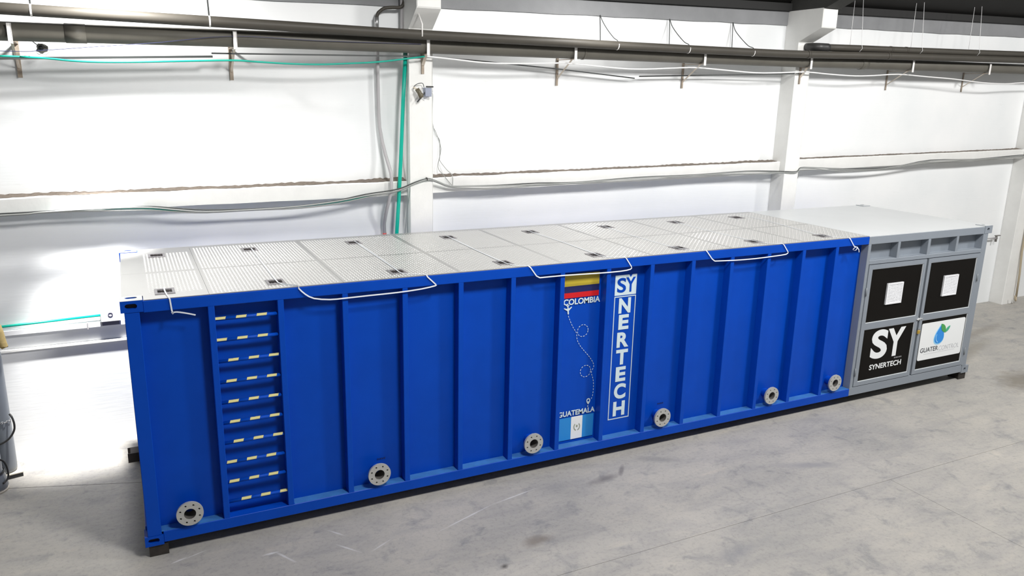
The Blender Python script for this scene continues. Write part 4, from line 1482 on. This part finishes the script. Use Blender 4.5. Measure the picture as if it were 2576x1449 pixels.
# lamp and box on the column
t = thing('floodlight', 'small olive floodlight with blue-grey box mounted high on the column', 'lamp', (3.78, 2.74, 4.3))
bm = bmesh.new()
tube(bm, [(3.690, 2.64, 4.405), (3.720, 2.63, 4.36), (3.735, 2.62, 4.318), (3.745, 2.62, 4.295)], 0.030, 12)
lathe(bm, [(0.001, 0.0), (0.030, 0.004), (0.036, 0.02), (0.030, 0.05)], (3.738, 2.595, 4.325), 'y', 14)
obj('lamp_head', bm, LAMPO, t)
bm = bmesh.new(); box(bm, 3.815, 3.905, 2.66, 2.75, 4.31, 4.425, bev=0.004)
b_ = obj('junction_box', bm, BOXG, t, 'blue-grey junction box')
bm = bmesh.new(); box(bm, 3.835, 3.925, 2.64, 2.70, 4.428, 4.446, bev=0.004)
obj('box_cap', bm, RUBBER, b_)
bm = bmesh.new(); tube(bm, [(3.715, 2.70, 4.235), (3.775, 2.69, 4.305), (3.845, 2.69, 4.395)], 0.009, 6)
obj('arm', bm, CABLE, t)
bm = bmesh.new(); tube(bm, [(3.665, 2.70, 4.40), (3.672, 2.69, 4.44), (3.73, 2.69, 4.475), (3.79, 2.69, 4.478), (3.81, 2.70, 4.43)], 0.005, 5, smooth=3)
obj('wire', bm, CABLE, t)
bm = bmesh.new(); tube(bm, [(3.665, 2.70, 4.425), (3.69, 2.66, 4.405)], 0.014, 8)
obj('lamp_socket', bm, CREAM, t)
bm = bmesh.new(); prism_xz(bm, [(3.745, 4.320), (3.833, 4.255), (3.925, 4.322), (3.834, 4.390)], 2.738, 2.752)
tag(obj('mounting_plate', bm, PLASTW), 'white square plate on edge under the floodlight', 'plate')
for i, pts in enumerate(([(3.95, 2.74, 4.38), (4.014, 3.0, 4.36), (4.053, 3.02, 4.299), (4.044, 3.02, 4.008), (4.091, 3.02, 3.801), (4.156, 3.02, 3.711), (4.159, 3.02, 3.487), (4.152, 3.0, 3.427), (4.212, 2.9, 3.314), (4.285, 2.86, 3.228), (4.273, 2.82, 3.09)],
                         [(3.94, 2.74, 4.35), (4.049, 3.0, 4.30), (4.047, 3.02, 3.949), (4.105, 3.02, 3.813), (4.176, 3.02, 3.593), (4.122, 3.0, 3.344), (4.164, 2.87, 3.231), (4.262, 2.83, 3.10)])):
    bm = bmesh.new(); tube(bm, pts, 0.0045, 5, smooth=4)
    tag(obj('thin_wire', bm, CABLEG), ('looser', 'straighter')[i] + ' of two thin wires hanging right of the column', 'wire')

# crumpled fitting hanging under the drain pipe at the left
t = thing('hanging_fitting', 'crumpled dark fitting hanging by a wire under the drain pipe at left', 'fitting', (-0.55, 2.8, 4.7))
rnd = random.Random(5)
bm = bmesh.new()
bmesh.ops.create_icosphere(bm, subdivisions=2, radius=0.06)
for v in bm.verts:
    k = 0.75 + 0.5 * rnd.random()
    v.co = Vector((-0.545 + v.co.x * 0.95 * k, 2.8 + v.co.y * 0.7 * k, 4.738 + v.co.z * 0.85 * k))
obj('shade', bm, mat('crumpled_grey', (0.20, 0.19, 0.17), 0.6, var=0.4, scale=20), t)
bm = bmesh.new(); lathe(bm, [(0.001, -0.062), (0.024, -0.060), (0.026, -0.03)], (-0.548, 2.8, 4.745), 'y', 12)
obj('core', bm, DARK, t, 'black centre')
bm = bmesh.new(); ribbon(bm, [(-0.60, 2.77, 4.70), (-0.575, 2.75, 4.675), (-0.545, 2.75, 4.69), (-0.51, 2.75, 4.672), (-0.465, 2.76, 4.715)], 0.012, (0, 1, 0), 0.003)
obj('torn_flap', bm, CABLEG, t)
bm = bmesh.new(); tube(bm, [(-0.548, 2.76, 4.745), (-0.62, 2.72, 4.81), (-0.66, 2.70, 4.86)], 0.005, 5)
obj('wire', bm, CABLE, t)

# ------------------------------------------------------------------ things on the lower left wall
t = thing('cable_trunking', 'white cable trunking along the lower left wall ending at a socket box', 'trunking', (-0.9, 3.0, 1.5))
bm = bmesh.new()
box(bm, -4.0, 1.5, 2.992, YW, 1.495, 1.556, bev=0.004)
obj('channel', bm, PLASTW, t)
for x in (-0.43,):
    bm = bmesh.new(); box(bm, x - 0.006, x + 0.006, 2.986, YW, 1.48, 1.562)
    obj('clip', bm, CONDUIT, t)
bm = bmesh.new(); tube(bm, [(-4.0, 3.015, 1.56), (-1.291, 3.015, 1.608), (-0.27, 3.015, 1.636)], 0.016, 10)
tag(obj('water_pipe', bm, GREEN), 'green horizontal pipe above the white trunking at lower left', 'pipe')
t = thing('socket_box', 'white wall box with one round socket left of the container', 'socket', (-0.17, 2.95, 1.5))
bm = bmesh.new(); box(bm, -0.282, -0.066, 2.955, YW, 1.560, 1.690, bev=0.006)
obj('box_body', bm, PLASTW, t)
bm = bmesh.new(); box(bm, -0.274, -0.084, 2.970, YW, 1.512, 1.559)
obj('underside', bm, mat('socket_grey', (0.20, 0.19, 0.21), 0.6), t, 'dark grey lower part')
bm = bmesh.new()
lathe(bm, [(0.027, 0.0), (0.027, -0.004), (0.020, -0.004), (0.018, 0.004), (0.0005, 0.004)], (-0.174, 2.954, 1.648), 'y', 18)
obj('round_socket', bm, mat('socket_violet_grey', (0.10, 0.09, 0.15), 0.5), t, 'dark round socket')
bm = bmesh.new(); box(bm, -4.0, 1.5, 3.012, YW, 1.285, 1.314, bev=0.003)
tag(obj('wall_batten', bm, COLM), 'thin white batten along the wall below the trunking', 'batten')

# ------------------------------------------------------------------ gas cylinders at the left edge
t = thing('gas_cylinder', 'tall grey gas cylinder on a cream foot plate at the left edge', 'cylinder', (-1.385, 2.44, 0))
bm = bmesh.new()
lathe(bm, [(0.0005, 0.055), (0.10, 0.055), (0.112, 0.075), (0.115, 0.12), (0.115, 1.42), (0.108, 1.49), (0.085, 1.54), (0.05, 1.57), (0.035, 1.59), (0.035, 1.62), (0.0005, 1.62)], (-1.385, 2.44, 0), 'z', 36)
obj('cylinder_body', bm, CYL, t)
bm = bmesh.new(); tube(bm, [(-1.385, 2.44, 1.61), (-1.385, 2.44, 1.70)], 0.022, 10); tube(bm, [(-1.43, 2.44, 1.68), (-1.33, 2.44, 1.68)], 0.012, 8)
obj('valve', bm, BRASS, t)
bm = bmesh.new(); box(bm, -0.145, 0.145, -0.145, 0.145, 0.046, 0.056)
bmesh.ops.rotate(bm, verts=bm.verts[:], matrix=Matrix.Rotation(0.25, 3, 'Z'))
bmesh.ops.translate(bm, verts=bm.verts[:], vec=(-1.385, 2.44, 0))
obj('foot_plate', bm, CREAM, t, 'cream foot plate')
bm = bmesh.new(); box(bm, -0.142, 0.142, -0.142, 0.142, 0.0, 0.047)
bmesh.ops.rotate(bm, verts=bm.verts[:], matrix=Matrix.Rotation(0.25, 3, 'Z'))
bmesh.ops.translate(bm, verts=bm.verts[:], vec=(-1.385, 2.44, 0))
obj('foot_skirt', bm, RUBBER, t, 'black skirt of the foot plate')
bm = bmesh.new()
for k in range(26):
    a = 2 * math.pi * k / 26
    c = Vector((-1.385 + 0.122 * math.cos(a), 2.44 + 0.122 * math.sin(a), 0.69 + 0.012 * math.sin(a * 2)))
    d = Vector((-math.sin(a), math.cos(a), 0)) * 0.017
    up = Vector((0, 0, 0.010)) if k % 2 else Vector((math.cos(a), math.sin(a), 0)) * 0.010
    ring = [c + d * math.cos(q) + up * math.sin(q) for q in [2 * math.pi * w / 8 for w in range(9)]]
    tube(bm, ring, 0.0035, 4, caps=False)
obj('chain', bm, CHAIN, t, 'steel chain round the cylinder')

t = thing('gas_cylinder', 'shorter grey gas cylinder standing in front at the left edge', 'cylinder', (-1.47, 2.08, 0))
bm = bmesh.new()
lathe(bm, [(0.0005, 0.03), (0.135, 0.03), (0.150, 0.05), (0.146, 0.13), (0.128, 0.20), (0.112, 0.24), (0.112, 0.92), (0.10, 1.0), (0.05, 1.06), (0.04, 1.10), (0.0005, 1.10)], (-1.475, 2.08, 0), 'z', 36)
obj('cylinder_body', bm, CYL, t)
bm = bmesh.new(); lathe(bm, [(0.0005, 0.0), (0.145, 0.0), (0.150, 0.02), (0.140, 0.034), (0.0005, 0.034)], (-1.475, 2.08, 0), 'z', 30)
obj('foot_ring', bm, CREAM, t, 'cream foot ring')
bm = bmesh.new(); lathe(bm, [(0.128, 0.205), (0.134, 0.21), (0.134, 0.222), (0.125, 0.23)], (-1.475, 2.08, 0), 'z', 30)
obj('band', bm, RUBBER, t)

bm = bmesh.new()
tube(bm, [(-1.262, 2.35, 0.765), (-1.240, 2.32, 0.74), (-1.224, 2.30, 0.66), (-1.236, 2.30, 0.58), (-1.29, 2.29, 0.50), (-1.37, 2.28, 0.455), (-1.46, 2.28, 0.45), (-1.53, 2.30, 0.50)], 0.011, 8, smooth=4)
tag(obj('rubber_hose', bm, RUBBER), 'black hose looped round the tall grey cylinder', 'hose')
bm = bmesh.new()
tube(bm, [(-1.40, 2.02, 0.40), (-1.345, 2.06, 0.345), (-1.318, 2.05, 0.29), (-1.308, 2.04, 0.21), (-1.318, 2.03, 0.14), (-1.36, 1.98, 0.11)], 0.010, 8, smooth=4)
tag(obj('rubber_hose', bm, RUBBER), 'small black hose loop at the foot of the shorter cylinder', 'hose')

# leather glove draped over the tall cylinder
t = thing('work_glove', 'tan leather work glove draped on the tall cylinder', 'glove', (-1.31, 2.38, 1.6))
bm = bmesh.new()
sections = [(-1.335, 2.41, 1.80, 0.055, 0.05), (-1.305, 2.40, 1.80, 0.075, 0.055), (-1.275, 2.385, 1.76, 0.070, 0.05), (-1.255, 2.375, 1.70, 0.062, 0.045), (-1.245, 2.37, 1.63, 0.058, 0.04), (-1.228, 2.362, 1.575, 0.052, 0.036), (-1.215, 2.36, 1.545, 0.046, 0.032)]
prev = None
rnd = random.Random(3)
for cx, cy, cz, ra, rb in sections:
    ring = []
    for k in range(14):
        a = 2 * math.pi * k / 14
        j = 1 + 0.10 * rnd.uniform(-1, 1)
        ring.append(bm.verts.new((cx + ra * 0.75 * math.cos(a) * j, cy + rb * math.sin(a) * j, cz + ra * 0.35 * math.cos(a) * j)))
    if prev:
        for k in range(14):
            f = bm.faces.new((prev[k], prev[(k + 1) % 14], ring[(k + 1) % 14], ring[k])); f.smooth = True
    else:
        bm.faces.new(ring)
    prev = ring
obj('palm', bm, LEATHER, t)
bm = bmesh.new()
v = [bm.verts.new(q.co) for q in []]
lathe(bm, [(0.0005, 0.0), (0.034, 0.0), (0.036, 0.004)], (-1.217, 2.355, 1.552), 'z', 14)
obj('cuff_opening', bm, mat('cuff_dark', (0.06, 0.035, 0.02), 0.9), t, 'dark opening of the cuff')
for k, (dx, dz) in enumerate(((0.0, 0.0), (-0.03, -0.02), (-0.06, -0.035))):
    bm = bmesh.new(); tube(bm, [(-1.31 + dx, 2.36, 1.74 + dz), (-1.295 + dx, 2.33, 1.68 + dz), (-1.29 + dx, 2.32, 1.60 + dz), (-1.292 + dx, 2.325, 1.56 + dz)], 0.017, 8, smooth=2)
    obj('finger', bm, LEATHER, t)

# ------------------------------------------------------------------ right end of the wall
bm = bmesh.new()
tube(bm, [(17.86, 2.715, 4.2), (17.86, 2.715, 1.2), (17.90, 2.70, 0.70), (17.93, 2.70, 0.16)], 0.022, 10)
tube(bm, [(17.93, 2.70, 0.17), (17.90, 2.67, 0.10), (17.83, 2.64, 0.09), (17.76, 2.62, 0.14), (17.74, 2.62, 0.22)], 0.016, 8, smooth=3)
tag(obj('conduit', bm, TAN), 'tan conduit with hooked lower end on the right-edge column', 'conduit')
t = thing('wall_tap', 'small grey tap sticking out of the wall beyond the grey compartment', 'tap', (17.2, 2.95, 1.47))
bm = bmesh.new(); tube(bm, [(16.2, 2.96, 1.53), (17.10, 2.96, 1.505), (17.28, 2.96, 1.495)], 0.016, 10)
obj('spout_pipe', bm, CONDUIT, t)
bm = bmesh.new(); tube(bm, [(17.24, 2.96, 1.42), (17.25, 2.96, 1.56)], 0.024, 10); box(bm, 17.20, 17.36, 2.94, 2.98, 1.545, 1.563)
obj('valve_body', bm, mat('tap_dark', (0.16, 0.15, 0.14), 0.5), t)
# thin wire on the right-hand column
bm = bmesh.new(); tube(bm, [(10.86, 2.76, 3.19), (10.88, 2.78, 3.05), (10.90, 2.90, 2.85), (10.89, 3.0, 2.65), (10.93, 3.02, 2.45), (10.92, 3.02, 2.2)], 0.005, 5, smooth=3)
tag(obj('thin_wire', bm, CABLEG), 'thin wire dangling from the bundle at the right-hand column', 'wire')
